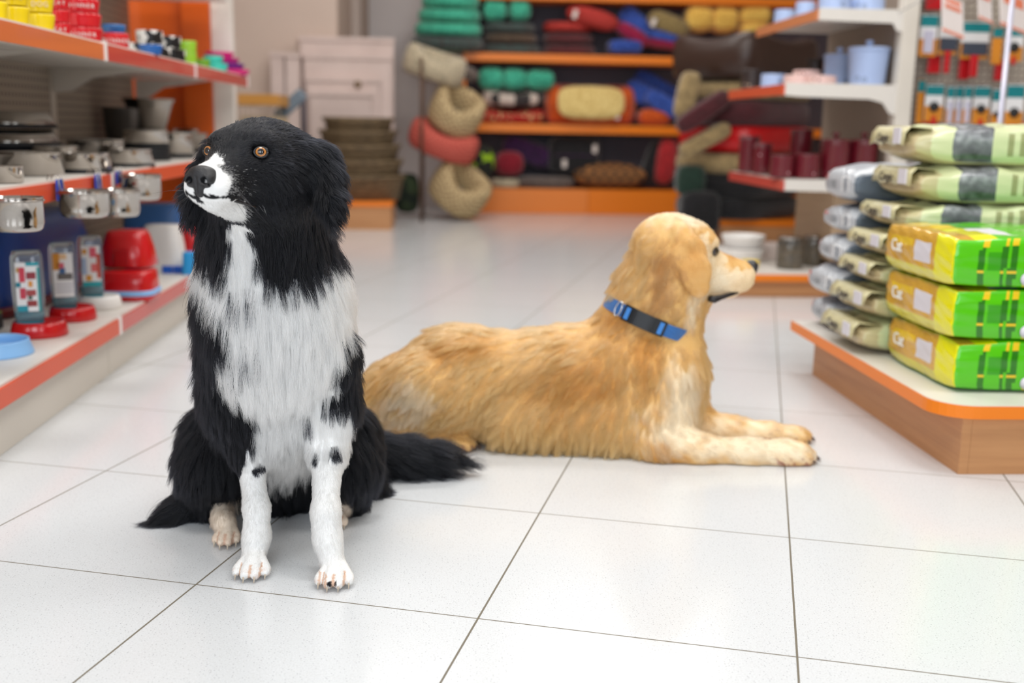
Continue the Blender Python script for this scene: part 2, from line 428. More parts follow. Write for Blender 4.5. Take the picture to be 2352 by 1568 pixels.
# ---------------- black and white collie, sitting ----------------
collie = thing('dog', (-0.22, 1.52, 0), 'black and white long-haired sheepdog sitting on the floor tiles, looking up to the left', 'dog')
CO = np.array(collie.location)
def Dp(px, py, Y, r=None):
    p = on('Y', Y, px, py)
    return p if r is None else (p, r * mpp(p))
B = Body()
hO = on('Y', 1.375, 550, 351)
hf = unit(np.array((-0.335, -0.935, 0.09))); hl = unit(np.cross((0, 0, 1), hf)); hu = np.cross(hf, hl)
HS = 1.0
def H(x, y, z): return hO + HS * (x * hf + y * hl + z * hu)
HM = np.array([hf, hl, hu])
back = -hf * 0.8 + np.array((0, 0, -0.25))
# head
B.ell(H(-.058, 0, -.004), (.078, .057, .050), HM, .02, .008, -hf + (0, 0, -.1), .12)
B.ell(H(-.010, 0, -.010), (.046, .040, .032), HM, .02, .006, -hf, .12)
for s in (1, -1):
    B.ell(H(-.008, s * .026, .012), (.024, .018, .014), HM, .014, .005, -hf, .12)
    B.ell(H(-.048, s * .036, -.040), (.046, .030, .040), HM, .025, .014, -hf * .5 + (0, 0, -.6), .2)
    B.ell(H(.060, s * .014, -.048), (.026, .016, .016), HM, .012, .005, -hf + (0, 0, -.3), .15)
B.cone(H(.0, 0, -.026), H(.066, 0, -.039), .034, .0230, .018, .005, -hf, .12)
B.cone(H(-.030, 0, -.062), H(.058, 0, -.062), .030, .0125, .010, .008, -hf + (0, 0, -.3), .2)
for s in (1, -1):
    B.ell(H(.013, s * .036, .001), (.012, .0100, .0080), HM, .007, None, None, .1, sub=True)
    fl = hl * s * .75 + np.array((0, 0, -1.0)) - hf * .5
    B.chain([(H(-.064, s * .044, .006), .017), (H(-.074, s * .074, .002), .013), (H(-.070, s * .090, -.024), .013), (H(-.058, s * .098, -.054), .012), (H(-.050, s * .104, -.088), .004)], .018, .024, .35, fl)
# neck and ruff
B.cone(H(-.075, 0, -.030), Dp(612, 560, 1.50), .058, .072, .04, .036, (0, .15, -1), .35)
B.cone(Dp(612, 560, 1.50), Dp(628, 690, 1.53), .074, .090, .05, .048, (0, .05, -1), .35)
# torso
B.cone(Dp(628, 690, 1.53), Dp(640, 880, 1.60), .090, .098, .05, .050, (0, -.1, -1), .30)
B.cone(Dp(640, 880, 1.60), Dp(640, 1040, 1.74), .098, .105, .05, .045, (0, .1, -1), .3)
B.ell(Dp(632, 770, 1.475), (.074, .045, .085), None, .05, .055, (0, -.15, -1), .3)
# front legs (dog's right leg is on the left of the picture)
for pts in ([(520, 820, 1.52, 52), (545, 930, 1.535, 46), (572, 1035, 1.53, 33), (590, 1170, 1.485, 24), (590, 1230, 1.475, 25), (583, 1275, 1.462, 27)],
            [(770, 820, 1.50, 52), (765, 930, 1.52, 46), (752, 1035, 1.51, 36), (748, 1180, 1.455, 27), (752, 1235, 1.445, 27), (762, 1285, 1.430, 29)]):
    q = [Dp(a, b, c, d) for a, b, c, d in pts]
    B.chain(q[:3], .035, .030, .22, (0, 0, -1)); B.chain(q[2:], .02, .0065, .14, (0, -.05, -1))
TOES = []
def paw(px, py, Y, w, r, tilt=0.0, furl=.0026):
    for i, dx in enumerate((-1.0, -.36, .36, 1.0)):
        fwd = (0.010 if abs(dx) < .5 else 0.0)
        c = on('Y', Y, px + dx * w + tilt * dx, py); c = c + np.array((0, -fwd, 0)); rr = r * mpp(c) * (1.0 if abs(dx) < .5 else .9)
        c[2] = max(rr * .92, 0.012)
        B.cone(c + np.array((-.0125 * dx, .026, .012)), c, rr * .80, rr, .0016, furl, (0, -1, -.5), .15)
        B.ell(c + np.array((0, -.006, -.002)), (rr * .92, rr * 1.15, rr * .9), None, .0014, furl, (0, -1, -.5), .15)
        TOES.append((c, rr))
paw(578, 1300, 1.430, 34, 12.6); paw(768, 1322, 1.398, 35, 13.0)
# haunches, hind legs, rump, tail
for pts in ([(590, 960, 1.74, 82), (505, 1010, 1.67, 66), (480, 1070, 1.63, 52), (490, 1150, 1.66, 36)], [(690, 960, 1.74, 82), (785, 1010, 1.69, 66), (800, 1070, 1.66, 52), (800, 1140, 1.69, 36)]):
    B.chain([Dp(a, b, c, d) for a, b, c, d in pts], .04, .040, .35, (-.15 if pts[0][0] < 640 else .15, 0, -1))
B.chain([Dp(500, 1165, 1.64, 30), Dp(517, 1205, 1.575, 26)], .02, .010, .2, (0, -1, -.3))
B.chain([Dp(800, 1150, 1.69, 30), Dp(785, 1172, 1.655, 20)], .02, .010, .2, (0, -1, -.3))
paw(521, 1242, 1.548, 25, 10.2); paw(772, 1202, 1.615, 20, 10)
B.chain([Dp(455, 1120, 1.66, 30), Dp(410, 1175, 1.65, 22), Dp(385, 1190, 1.64, 13)], .03, .060, .25, (-.9, -.25, -.45))
B.chain([Dp(830, 1090, 1.76, 34), Dp(870, 1130, 1.77, 24)], .03, .045, .3, (.6, -.2, -.8))
tl = [np.array(p) for p in ((-.13, 1.86, .045), (-.075, 1.865, .040), (-.02, 1.868, .036), (.022, 1.868, .030))]
B.chain([(on('Y', 1.80, 650, 1085), .055), (np.array((-.205, 1.845, .075)), .040), (tl[0], .030)], .03, .045, .28, (.6, .1, -.5))
B.chain([(tl[0], .030), (tl[1], .028), (tl[2], .022), (tl[3], .010)], .03, .055, .25, (1, -.04, -.10))
cV, cF = B.mesh(.0031)
def front_px(X):       # the coat map is drawn on the dog's front view at its chest plane
    k = 1.47 / X[:, 1]; Q = X.copy()
    d = Q - CAM; z = d @ FW
    return np.stack([1176 + F_PX * (d @ RT) / z, 784 - F_PX * (d @ UP) / z], 1)
def in_poly(P, poly):
    x, y = P[:, 0], P[:, 1]; c = np.zeros(len(P), bool); n = len(poly)
    for i in range(n):
        x1, y1 = poly[i]; x2, y2 = poly[(i + 1) % n]
        if y1 == y2: continue
        h = ((y1 > y) != (y2 > y)) & (x < (x2 - x1) * (y - y1) / (y2 - y1) + x1); c ^= h
    return c
def plane_xz(px, py):
    Y = float(np.interp(py, [480, 560, 700, 800, 900, 1000, 1400], [1.425, 1.43, 1.43, 1.415, 1.445, 1.47, 1.44])); p = on('Y', Y, px, py); return (p[0], p[2])
WPOLY = [plane_xz(*p) for p in [(532, 500), (572, 505), (585, 560), (606, 605), (632, 640), (665, 655), (700, 645), (740, 615), (780, 585), (850, 600), (860, 660), (822, 690), (796, 712), (790, 780), (768, 845), (772, 890), (764, 918), (745, 925), (752, 948), (790, 945), (812, 985), (830, 1060), (830, 1400), (450, 1400), (520, 1240), (541, 1120), (552, 1062), (573, 1035), (578, 985), (574, 935), (540, 905), (484, 888), (488, 850), (480, 790), (520, 788), (530, 765), (513, 725), (475, 690), (452, 660), (400, 640), (432, 588), (470, 605), (505, 640), (522, 630), (526, 580), (531, 540)]]
SPOTS = [plane_xz(*p) + (r,) for p, r in [((582, 1096), .0055), ((541, 678), .008), ((580, 668), .006), ((584, 800), .005), ((515, 832), .006), ((700, 975), .008), ((722, 1062), .007), ((764, 1050), .006), ((560, 805), .004)]]
blk = np.array(srgb((13, 14, 19))); wht = np.array(srgb((252, 251, 249)))
HPL = on('Y', 1.55, 521, 1242); HPR = on('Y', 1.615, 772, 1202)
PSP = [(on('Y', 1.420, 574, 1266), .0065), (on('Y', 1.385, 742, 1306), .006), (on('Y', 1.375, 761, 1340), .006), (on('Y', 1.40, 726, 1222), .004)]
def coat_collie(X, N=None, edge=.006):
    rnd = np.random.default_rng(5).random(len(X)) if N is not None else np.full(len(X), .5)
    nz = np.stack([vnoise(X, 130, 3), vnoise(X, 130, 4), vnoise(X, 130, 5)], 1) * edge
    Y = X + nz; q = Y[:, [0, 2]].copy()
    q[:, 0] = q[:, 0] * 1.0
    w = in_poly(q, WPOLY) & (X[:, 1] < 1.60)
    w &= ~((X[:, 1] > 1.56) & (X[:, 2] > .05) & (X[:, 2] < .22) & (np.abs(X[:, 0] + .235) > .045))
    L = (X - hO) @ HM.T                                   # head pattern in the head's own axes
    L = L + nz[:, [1, 2, 0]] * .8
    head = (L[:, 0] > -.13) & (L[:, 2] > -.088) & (np.linalg.norm(L, axis=1) < .2) & (L[:, 0] > -.10 - L[:, 2] * .2)
    pw_ = np.clip((L[:, 0] - .053 + nz[:, 0] * .6) / .020, 0, 1)
    pw_ = np.maximum(pw_, np.clip((L[:, 0] - .004 + nz[:, 1]) / .014, 0, 1) * (L[:, 2] < -.0615))
    pw_ = np.maximum(pw_, np.clip((L[:, 0] - .026) / .03, 0, 1) * (L[:, 2] < -.044) * .8)
    pw_ = np.where((np.abs(L[:, 1]) < .013) & (L[:, 0] > .036) & (L[:, 2] > -.022), np.maximum(pw_, np.clip((L[:, 0] - .040) / .01, 0, 1)), pw_)
    pw_ = np.where((np.abs(L[:, 1]) > .011) & (L[:, 2] > -.056) & (L[:, 0] < .070), pw_ * .7, pw_)
    pw_ = np.where((L[:, 2] < -.046) & (L[:, 2] > -.0615), pw_ * .62, pw_)
    pw_ = np.where(np.linalg.norm((L - np.array((.080, 0, -.038))) / np.array((.018, .0165, .0135)), axis=1) < 1, 0, pw_)
    mz = pw_ > rnd
    lip = (L[:, 0] > .026) & (np.abs(L[:, 2] + .0575) < .0032) & (np.abs(L[:, 1]) < .05)
    fleck = (rnd > .955) & (L[:, 0] > .015) & (L[:, 2] < -.02)
    w = np.where(head, (mz | fleck) & ~lip, w)
    c = np.where(w[:, None], wht, blk)
    c[w & (head | (X[:, 2] < .17))] *= .86  # head and leg white dimmed in the colour where short fur overexposes
    grey = head & mz & (L[:, 0] < .068) & (L[:, 2] > -.056) & (L[:, 2] < -.020) & (np.abs(L[:, 1]) > .010) & (rnd > .45)
    c[grey] = c[grey] * .45 + blk * .55
    for (x, z, r) in SPOTS:
        d = np.hypot(X[:, 0] - x, X[:, 2] - z) + nz[:, 0] * .6; c[(d < r) & (X[:, 1] < 1.56)] = blk * 1.5
    for (p, r) in PSP: c[np.linalg.norm(X - p, axis=1) + nz[:, 1] * .4 < r] = blk * 1.5
    # warm tint between the toes and on the hind feet
    low = np.clip((.022 - X[:, 2]) / .02, 0, 1) * (X[:, 1] < 1.66)
    hind = (X[:, 1] > 1.50) & (X[:, 2] < .046) & (X[:, 1] < 1.66) & ((np.abs(X[:, 0] - HPR[0]) < .026) | (np.abs(X[:, 0] - HPL[0]) < .034))
    c[hind] = np.array(srgb((228, 212, 194)))
    tan = np.array(srgb((196, 140, 105))); k = (low * .35 * (vnoise(X, 260, 6) > .2))[:, None]
    k = k * (c.mean(1) > .2)[:, None]
    c = c * (1 - k) + tan * k
    if len(TOES):                                           # rusty hair in the clefts between the toes
        near = (X[:, 2] < .020)
        for q in range(0, len(TOES), 4):
            xs = [TOES[q + j][0][0] for j in range(4)]; yc = TOES[q][0][1]; sel = near & (X[:, 1] < yc + .020) & (X[:, 0] > xs[0] - .01) & (X[:, 0] < xs[3] + .01)
            for j in range(3):
                mid = (xs[j] + xs[j + 1]) / 2; h = sel & (np.abs(X[:, 0] - mid) < .0013 + .0006 * (j == 1)) & (X[:, 1] < yc + .014); c[h] = np.array(srgb((212, 178, 156)))
    return c
skin = coat_mat('collie_skin', .6, .2); hairm = coat_mat('collie_hair', .40, .15, hair=True)
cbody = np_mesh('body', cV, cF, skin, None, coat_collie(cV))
cbody.parent = collie; cbody.matrix_parent_inverse = Matrix.Translation(-Vector(CO))
def head_near(X): return np.linalg.norm(X - hO, axis=1)
def skip_collie(X):
    L = (X - hO) @ HM.T
    e = np.minimum(np.linalg.norm(L - np.array((.010, .036, .001)), axis=1), np.linalg.norm(L - np.array((.010, -.036, .001)), axis=1)) < .0085
    nose = (L[:, 0] > .079) & (L[:, 2] > -.056)
    lip = (L[:, 0] > .045) & (np.abs(L[:, 2] + .0575) < .0035)
    return e | nose | lip
def fl_collie(X):
    L = (X - hO) @ HM.T; k = np.ones(len(X))
    k[(L[:, 0] > .02) & (np.linalg.norm(L, axis=1) < .13)] *= .7
    return k
pc = Matrix.Translation(-Vector(CO))
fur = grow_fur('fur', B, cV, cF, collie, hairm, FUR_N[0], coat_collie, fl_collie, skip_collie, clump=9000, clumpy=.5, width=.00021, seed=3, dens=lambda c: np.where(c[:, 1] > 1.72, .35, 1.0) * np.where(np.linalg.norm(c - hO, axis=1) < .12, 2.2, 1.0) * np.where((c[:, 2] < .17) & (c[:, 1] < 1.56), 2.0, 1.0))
fur.matrix_parent_inverse = pc
def adopt(o, par, off): o.parent = par; o.matrix_parent_inverse = Matrix.Translation(-Vector(off)); return o
# eyes
def eye_mat(name, iris, iris2, pupil=.30, rim=.62):
    m = mat(name, iris, .04, coat=1.0); t = NT(m)
    s = t.new('ShaderNodeSeparateXYZ'); t.link(t.coords('Object'), s.inputs[0])
    v = t.new('ShaderNodeVectorMath', operation='LENGTH'); c = t.new('ShaderNodeCombineXYZ'); t.link(s.outputs[1], c.inputs[1]); t.link(s.outputs[2], c.inputs[2]); t.link(c.outputs[0], v.inputs[0])
    d = t.new('ShaderNodeMath', operation='MULTIPLY'); d.inputs[1].default_value = 1 / .011; t.link(v.outputs['Value'], d.inputs[0])
    t.link(t.ramp(d.outputs[0], [(0, (6, 6, 8)), (pupil, (6, 6, 8)), (pupil + .04, iris2), (rim - .08, iris), (rim, (60, 30, 14)), (rim + .06, (14, 11, 12)), (1, (14, 12, 13))]), t.b.inputs['Base Color'])
    return m
em = eye_mat('amber_eye', (206, 136, 64), (160, 96, 40), .32, .60)
gz = unit(np.array((.06, -.97, .22)))
for s in (1, -1):
    g = unit(gz + hl * s * .28 + hf * .45) if s == 1 else unit(gz * .5 + hf * .6 + hl * s * .35)
    a = unit(np.cross((0, 0, 1), g)); b = np.cross(g, a); M3 = np.stack([g, a, b], 1)
    e = sphere_obj('eye', H(.0078, s * .0345, .0005), .0092, em, None, M=M3); adopt(e, collie, CO)
    rm = MB(); ring = []
    c0 = H(.0078, s * .0345, .0005) + g * .0058
    ring = [c0 + (a * math.cos(t_) * 1.08 + b * math.sin(t_) * (.86 if math.sin(t_) < 0 else .78)) * .0074 for t_ in np.linspace(0, 2 * math.pi, 25)]
    rm.tube(ring, .0017, 6); adopt(rm.build('eyelid', mat('eyelid_black', (14, 13, 15), .3)), collie, CO)
# nose pad with two nostrils
nb = Body(); nO = H(.084, 0, -.037)
def NO(x, y, z): return nO + x * hf + y * hl + z * hu
nb.ell(NO(0, 0, .002), (.0125, .0185, .013), HM, .006); nb.ell(NO(-.004, 0, .009), (.012, .0145, .006), HM, .008)
nb.ell(NO(.001, 0, -.011), (.009, .007, .010), HM, .006)
for s in (1, -1):
    nb.ell(NO(.004, s * .011, -.001), (.009, .0075, .0085), HM, .004)
    nb.ell(NO(.0115, s * .0095, -.001), (.008, .0038, .0038), HM, .0025, sub=True)
    nb.cone(NO(.010, s * .011, -.003), NO(.004, s * .019, -.007), .0018, .0014, .002, sub=True)
nb.cone(NO(.013, 0, .002), NO(.009, 0, -.016), .0009, .0011, .002, sub=True)
nV, nF = nb.mesh(.0008)
nm = noise_mat('nose_leather', [(.3, (16, 16, 19)), (.7, (34, 33, 37))], 900, .38, bump=.25, kind='voronoi')
n_o = np_mesh('nose', nV, nF, nm, None); adopt(n_o, collie, CO)
# lips: dark mouth line with a pale lower lip edge
lp = [H(.080 * math.cos(a * .55) * 1.0 - .0, .026 * math.sin(a), -.0565 - .004 * abs(math.sin(a))) for a in np.linspace(-1.5, 1.5, 17)]
lp = [H(x, y, z) for x, y, z in [(.018, .034, -.066), (.035, .029, -.0625), (.052, .023, -.059), (.066, .015, -.057), (.074, .006, -.056), (.076, 0, -.0555), (.074, -.006, -.056), (.066, -.015, -.057), (.052, -.023, -.059), (.035, -.029, -.0625)]]
adopt(MB().tube(lp, [.0012, .0018, .0022, .0022, .002, .002, .002, .0022, .0022, .0014], 8).build('lips', mat('lip_black', (20, 17, 18), .3)), collie, CO)
# claws
cl = mat('claw_horn', (196, 180, 160), .4)
for i, (c, r) in enumerate(TOES):
    p = c + np.array((0, -r * 1.05 - .004, -.003)); adopt(MB().tube([p + (0, .006, .004), p + (0, 0, .001), p + (0, -.006, -.006)], [.0018, .0015, .0005], 6).build('claw', cl), collie, CO)
# whiskers
wm = MB()
for i in range(16):
    s = 1 if i % 2 else -1; a = H(random.uniform(.045, .07), s * random.uniform(.018, .026), random.uniform(-.055, -.035))
    d = unit(hl * s * random.uniform(.5, 1) + hf * random.uniform(-.2, .5) + np.array((0, 0, random.uniform(-.8, .1)))); L = random.uniform(.03, .06)
    wm.tube([a, a + d * L * .5, a + d * L + np.array((0, 0, -.3)) * L * .3], [.00022, .00018, .00006], 4)
adopt(wm.build('whiskers', mat('whisker', (60, 58, 60), .4)), collie, CO)
# ---------------- golden retriever, lying ----------------
gold = thing('dog', (0.25, 2.08, 0), 'golden retriever with blue collar lying on the floor tiles in right profile', 'dog')
GO = np.array(gold.location)
G = Body()
gO = on('Y', 2.085, 1619, 574)
gf = unit(np.array((0.985, 0.10, -0.10))); gl = unit(np.cross((0, 0, 1), gf)); gu = np.cross(gf, gl); GM = np.array([gf, gl, gu])
def K(x, y, z): return gO + x * gf + y * gl + z * gu
bk = -gf
G.ell(K(-.066, 0, .008), (.074, .058, .054), GM, .025, .007, bk + (0, 0, -.1), .15)
G.ell(K(-.018, 0, .006), (.036, .046, .042), GM, .02, .006, bk, .12)
for s in (1, -1):
    G.ell(K(-.004, s * .028, .018), (.020, .016, .014), GM, .012, .005, bk, .12)
    G.ell(K(-.040, s * .030, -.046), (.046, .028, .040), GM, .025, .008, (-.4, 0, -1), .2)
    G.ell(K(.056, s * .017, -.054), (.044, .018, .025), GM, .015, .004, bk + (0, 0, -.4), .12)
G.cone(K(.0, 0, -.034), K(.086, 0, -.038), .041, .0245, .02, .004, bk, .12)
G.cone(K(-.035, 0, -.078), K(.066, 0, -.074), .028, .015, .012, .006, bk + (0, 0, -.3), .15)
for s in (1, -1):
    G.ell(K(.008, s * .036, .002), (.011, .010, .008), GM, .006, None, None, .1, sub=True)
    G.chain([(K(-.074, s * .052, .034), .018), (K(-.062, s * .072, .018), .019)], .008, .006, .15, (.1, 0, -1))
    for (x, z, rx, rz) in ((-.054, -.006, .032, .036), (-.040, -.038, .030, .036), (-.030, -.064, .021, .022)):
        G.ell(K(x, s * (.080 if z > -.02 else .087 if z > -.05 else .084), z), (rx, .0085, rz), GM, .003, .0045, (.12, 0, -1), .10)
# neck
G.cone(K(-.075, 0, -.020), on('Y', 2.10, 1500, 690), .064, .074, .04, .034, (-.55, 0, -1), .25)
G.cone(on('Y', 2.10, 1560, 700), on('Y', 2.10, 1540, 830), .043, .064, .05, .034, (.05, 0, -1), .25)
G.cone(on('Y', 2.10, 1500, 690), on('Y', 2.11, 1430, 850), .078, .108, .05, .034, (-.7, 0, -.8), .2)
# trunk
G.cone(on('Y', 2.11, 1470, 880), on('Y', 2.12, 1300, 885), .118, .108, .05, .040, (-.9, 0, -.55), .22)
G.cone(on('Y', 2.12, 1300, 885), on('Y', 2.12, 1050, 880), .108, .106, .05, .036, (-.9, 0, -.6), .2)
G.cone(on('Y', 2.12, 1050, 880), on('Y', 2.12, 925, 925), .106, .086, .05, .034, (-.8, 0, -.6), .22)
G.cone(on('Y', 2.12, 925, 925), on('Y', 2.13, 860, 960), .080, .045, .04, .036, (-.7, 0, -.7), .25)
G.cone(on('Y', 2.14, 860, 950), on('Y', 2.26, 770, 965), .030, .026, .04, .05, (-1, .1, -.3), .25)
G.ell(on('Y', 2.08, 1538, 890), (.054, .080, .098), None, .05, .036, (.1, 0, -1), .22)
G.cone(on('Y', 2.03, 1400, 985), on('Y', 2.04, 1180, 985), .050, .045, .05, .042, (-.25, -.1, -1), .3)
G.cone(on('Y', 2.03, 1430, 990), on('Y', 2.03, 1500, 990), .052, .050, .05, .040, (-.2, -.1, -1), .3)
# near front leg
q = [(1455, 860, 2.06, 95), (1500, 960, 2.03, 78), (1515, 1022, 1.98, 47), (1600, 1036, 1.965, 38), (1720, 1042, 1.955, 32), (1800, 1045, 1.95, 31), (1835, 1045, 1.947, 31)]
q = [Dp(*a) for a in q]
G.chain(q[:3], .04, .026, .18, (-.2, 0, -1)); G.chain(q[2:], .025, .011, .14, (1, 0, -.15))
q = [(1560, 930, 2.14, 70), (1600, 985, 2.12, 46), (1680, 992, 2.10, 32), (1760, 1000, 2.085, 26), (1830, 1003, 2.08, 25)]
G.chain([Dp(*a) for a in q], .03, .012, .14, (1, 0, -.15))
GT = []
def gpaw(px, py, Y, r, n=4):
    for i in range(n):
        c = on('Y', Y + (i - 1.5) * .0135, px + (6 if i in (1, 2) else -3), py); rr = r * mpp(c); c[2] = max(rr, .012)
        G.cone(c + (-.026, 0, .010), c, rr * .9, rr, .006, .007, (1, 0, -.4), .12); GT.append((c, rr))
gpaw(1856, 1048, 1.950, 14); gpaw(1845, 1004, 2.083, 13)
# haunch and hind foot
q = [(905, 920, 2.10, 80), (975, 900, 2.07, 88), (1040, 915, 2.055, 72), (1060, 945, 2.06, 46)]
G.chain([Dp(*a) for a in q], .022, .026, .25, (-.75, -.1, -.75))
G.chain([Dp(*a) for a in [(1058, 945, 2.075, 42), (970, 965, 2.085, 44), (892, 985, 2.09, 38)]], .02, .020, .22, (-.7, -.1, -.8))
G.chain([Dp(*a) for a in [(885, 1005, 2.06, 28), (950, 1014, 2.045, 22), (1030, 1017, 2.035, 22), (1058, 1017, 2.032, 23)]], .010, .005, .12, (1, 0, -.1))
gpaw(1076, 1020, 2.032, 11.5)
gV, gF = G.mesh(.0038)
g_dark, g_mid, g_lt, g_cr = (np.array(srgb(c)) for c in ((200, 142, 74), (222, 174, 106), (238, 204, 148), (247, 231, 202)))
CREAM = [(on('Y', 1.95, 940, 930), (.075, .14, .055)), (on('Y', 1.95, 905, 985), (.07, .14, .05)), (on('Y', 2.0, 1560, 920), (.05, .2, .10)), (on('Y', 1.97, 1560, 980), (.10, .1, .06)),
         (on('Y', 1.9, 1740, 1040), (.20, .3, .04)), (on('Y', 2.1, 1350, 1040), (.30, .2, .03)), (K(.03, 0, -.05), (.055, .08, .035)), (K(-.015, 0, -.02), (.035, .08, .05)), (on('Y', 2.1, 1580, 505), (.05, .1, .02)), (on('Y', 2.0, 1600, 720), (.02, .1, .05))]
DARK = [(K(.05, 0, -.008), (.035, .03, .012)), (on('Y', 2.0, 1060, 810), (.10, .2, .045)), (on('Y', 2.0, 1430, 760), (.06, .2, .05)), (on('Y', 2.0, 1520, 640), (.022, .2, .08)), (on('Y', 2.0, 1330, 880), (.14, .2, .10)), (on('Y', 2.0, 1480, 820), (.05, .2, .10)), (K(-.05, -.075, -.02), (.035, .03, .07)), (K(.035, 0, -.012), (.03, .03, .018)), (on('Y', 1.95, 1520, 1040), (.05, .1, .035))]
def coat_gold(X, N=None):
    st = vnoise(X * np.array((1.2, 1, 2.2)), 42, 21) * .16 + vnoise(X, 120, 22) * .14 + vnoise(X * np.array((.6, 1, 1.6)), 260, 23) * .12
    a = np.clip(blob(X, CREAM) * 1.3 + st * 1.2, 0, .85); b = np.clip(blob(X, DARK) * 1.2 - st * 1.3, 0, 1)
    base = g_mid * (1 - np.clip(.35 + st, 0, 1)[:, None] * .5) + g_lt * (np.clip(.35 + st, 0, 1)[:, None] * .5)
    c = base * (1 - b[:, None]) + g_dark * b[:, None]; c = c * (1 - a[:, None]) + g_cr * a[:, None]
    L = (X - gO) @ GM.T; ear = (np.abs(L[:, 1]) > .072) & (L[:, 2] > -.1) & (L[:, 2] < .04) & (L[:, 0] > -.1) & (L[:, 0] < .01)
    c[ear] = c[ear] * .5 + np.array(srgb((216, 160, 94))) * .5
    L = L + np.stack([vnoise(X, 160, 31), vnoise(X, 160, 32) * .3, vnoise(X, 160, 33)], 1) * .010
    face = (L[:, 0] > -.034) & (L[:, 0] < .13) & ((L[:, 0] < .03) | (L[:, 2] < -.030 )) & (np.abs(L[:, 1]) < .070) & (L[:, 2] < .030) & (L[:, 2] > -.095)
    c[face] = c[face] * .45 + g_cr * .55
    bh = (L[:, 0] < -.070) & (L[:, 0] > -.115) & (L[:, 2] < -.01) & (L[:, 2] > -.13) & (np.abs(L[:, 1]) > .03); c[bh] = c[bh] * .55 + np.array(srgb((184, 134, 88))) * .45
    k_ = (np.clip((L[:, 2] - .034) / .035, 0, 1) * (np.abs(L[:, 0] + .06) < .12) * .5)[:, None]; c = c * (1 - k_) + g_cr * k_
    el = np.linalg.norm(X - on('Y', 1.95, 1520, 1058), axis=1) < .013; c[el] = np.array(srgb((150, 96, 70)))
    t = (X[:, 2] < .016) & ((X[:, 0] > .62) | ((X[:, 0] > .0) & (X[:, 0] < .075) & (X[:, 1] < 2.06))) & (vnoise(X, 300, 8) > .3)
    c[t] = np.array(srgb((170, 110, 88)))
    return c
gb = np_mesh('body', gV, gF, coat_mat('retriever_skin', .6, .2), None, coat_gold(gV)); adopt(gb, gold, GO)
colC = on('Y', 2.10, 1486, 728); colU = unit(on('Y', 2.10, 1568, 762) - on('Y', 2.10, 1404, 694)); colA = unit(np.cross(colU, (0, 1, 0))); colV = np.array((0, 1.0, 0))
def fl_gold(X):
    k = np.ones(len(X)); d = (X - colC) @ colA; r_ = np.linalg.norm(X - colC - d[:, None] * colA, axis=1)
    k[(np.abs(d) < .06) & (r_ < .13)] = .55
    return k
def skip_gold(X):
    L = (X - gO) @ GM.T
    e = np.minimum(np.linalg.norm(L - np.array((.008, .036, .002)), axis=1), np.linalg.norm(L - np.array((.008, -.036, .002)), axis=1)) < .0095
    d = np.abs((X - colC) @ colA) < .0145
    ring = np.linalg.norm(X - colC, axis=1) < .12
    return e | ((L[:, 0] > .104) & (L[:, 2] > -.05)) | (d & ring)
# collar frame
grow = grow_fur('fur', G, gV, gF, None, coat_mat('retriever_hair', .45, .3, hair=True), FUR_N[1], coat_gold, fl_gold, skip_gold, clump=3400, clumpy=.72, width=.00032, droop=.4, seed=5, wave=.16, dens=lambda c: np.where(c[:, 1] > 2.16, .3, 1.0) * np.where(np.linalg.norm(c - gO, axis=1) < .10, 1.8, 1.0))
adopt(grow, gold, GO)
ge = eye_mat('dark_eye', (60, 34, 20), (40, 24, 16), .3, .85)
for s in (1, -1):
    g = unit(gf * .55 + gl * s * .8); a = unit(np.cross((0, 0, 1), g)); b = np.cross(g, a)
    adopt(sphere_obj('eye', K(.004, s * .033, .002), .0105, ge, None, M=np.stack([g, a, b], 1)), gold, GO)
    c0 = K(.004, s * .033, .002) + g * .0065; ring = [c0 + (a * math.cos(t_) * 1.1 + b * math.sin(t_) * .8) * .0088 for t_ in np.linspace(0, 2 * math.pi, 21)]
    adopt(MB().tube(ring, .0016, 6).build('eyelid', mat('eyelid_brown', (30, 20, 18), .4)), gold, GO)
nb = Body(); nO = K(.103, 0, -.026)
nb.ell(NO(0, 0, 0), (.010, .016, .012), HM, .006)
def GNO(x, y, z): return nO + x * gf + y * gl + z * gu
nb = Body(); nb.ell(GNO(0, 0, .001), (.011, .0165, .0125), GM, .006); nb.ell(GNO(-.005, 0, .008), (.012, .013, .006), GM, .008); nb.ell(GNO(.0, 0, -.010), (.008, .007, .010), GM, .006)
for s in (1, -1): nb.ell(GNO(.010, s * .009, 0), (.006, .004, .0035), GM, .002, sub=True); nb.cone(GNO(.008, s * .012, -.002), GNO(.001, s * .0165, -.005), .0016, .0012, .002, sub=True)
nV, nF = nb.mesh(.001); adopt(np_mesh('nose', nV, nF, mat('retriever_nose', (38, 36, 40), .35), None), gold, GO)
for s in (1, -1):
    pts = [K(x, s * y, z) for x, y, z in [(.010, .036, -.090), (.022, .035, -.091), (.036, .032, -.086), (.054, .028, -.080), (.070, .023, -.074), (.082, .015, -.067), (.088, .004, -.063)]]
    adopt(MB().tube(pts, [.0060, .0080, .0055, .0040, .0040, .0036, .003], 8).build('lips', mat('retriever_lips', (28, 22, 24), .3)), gold, GO)
for (c, r) in GT:
    p = c + (r + .003, 0, -.004); adopt(MB().tube([p - (.006, 0, -.003), p, p + (.006, 0, -.004)], [.0024, .002, .0006], 6).build('claw', mat('retriever_claw', (90, 70, 60), .4)), gold, GO)
# ---------------- collar: a thing worn by the dog ----------------
collar = thing('dog_collar', tuple(colC), 'blue nylon collar with black plastic buckle around the golden retriever\'s neck', 'collar')
RX, RY = .085, .096
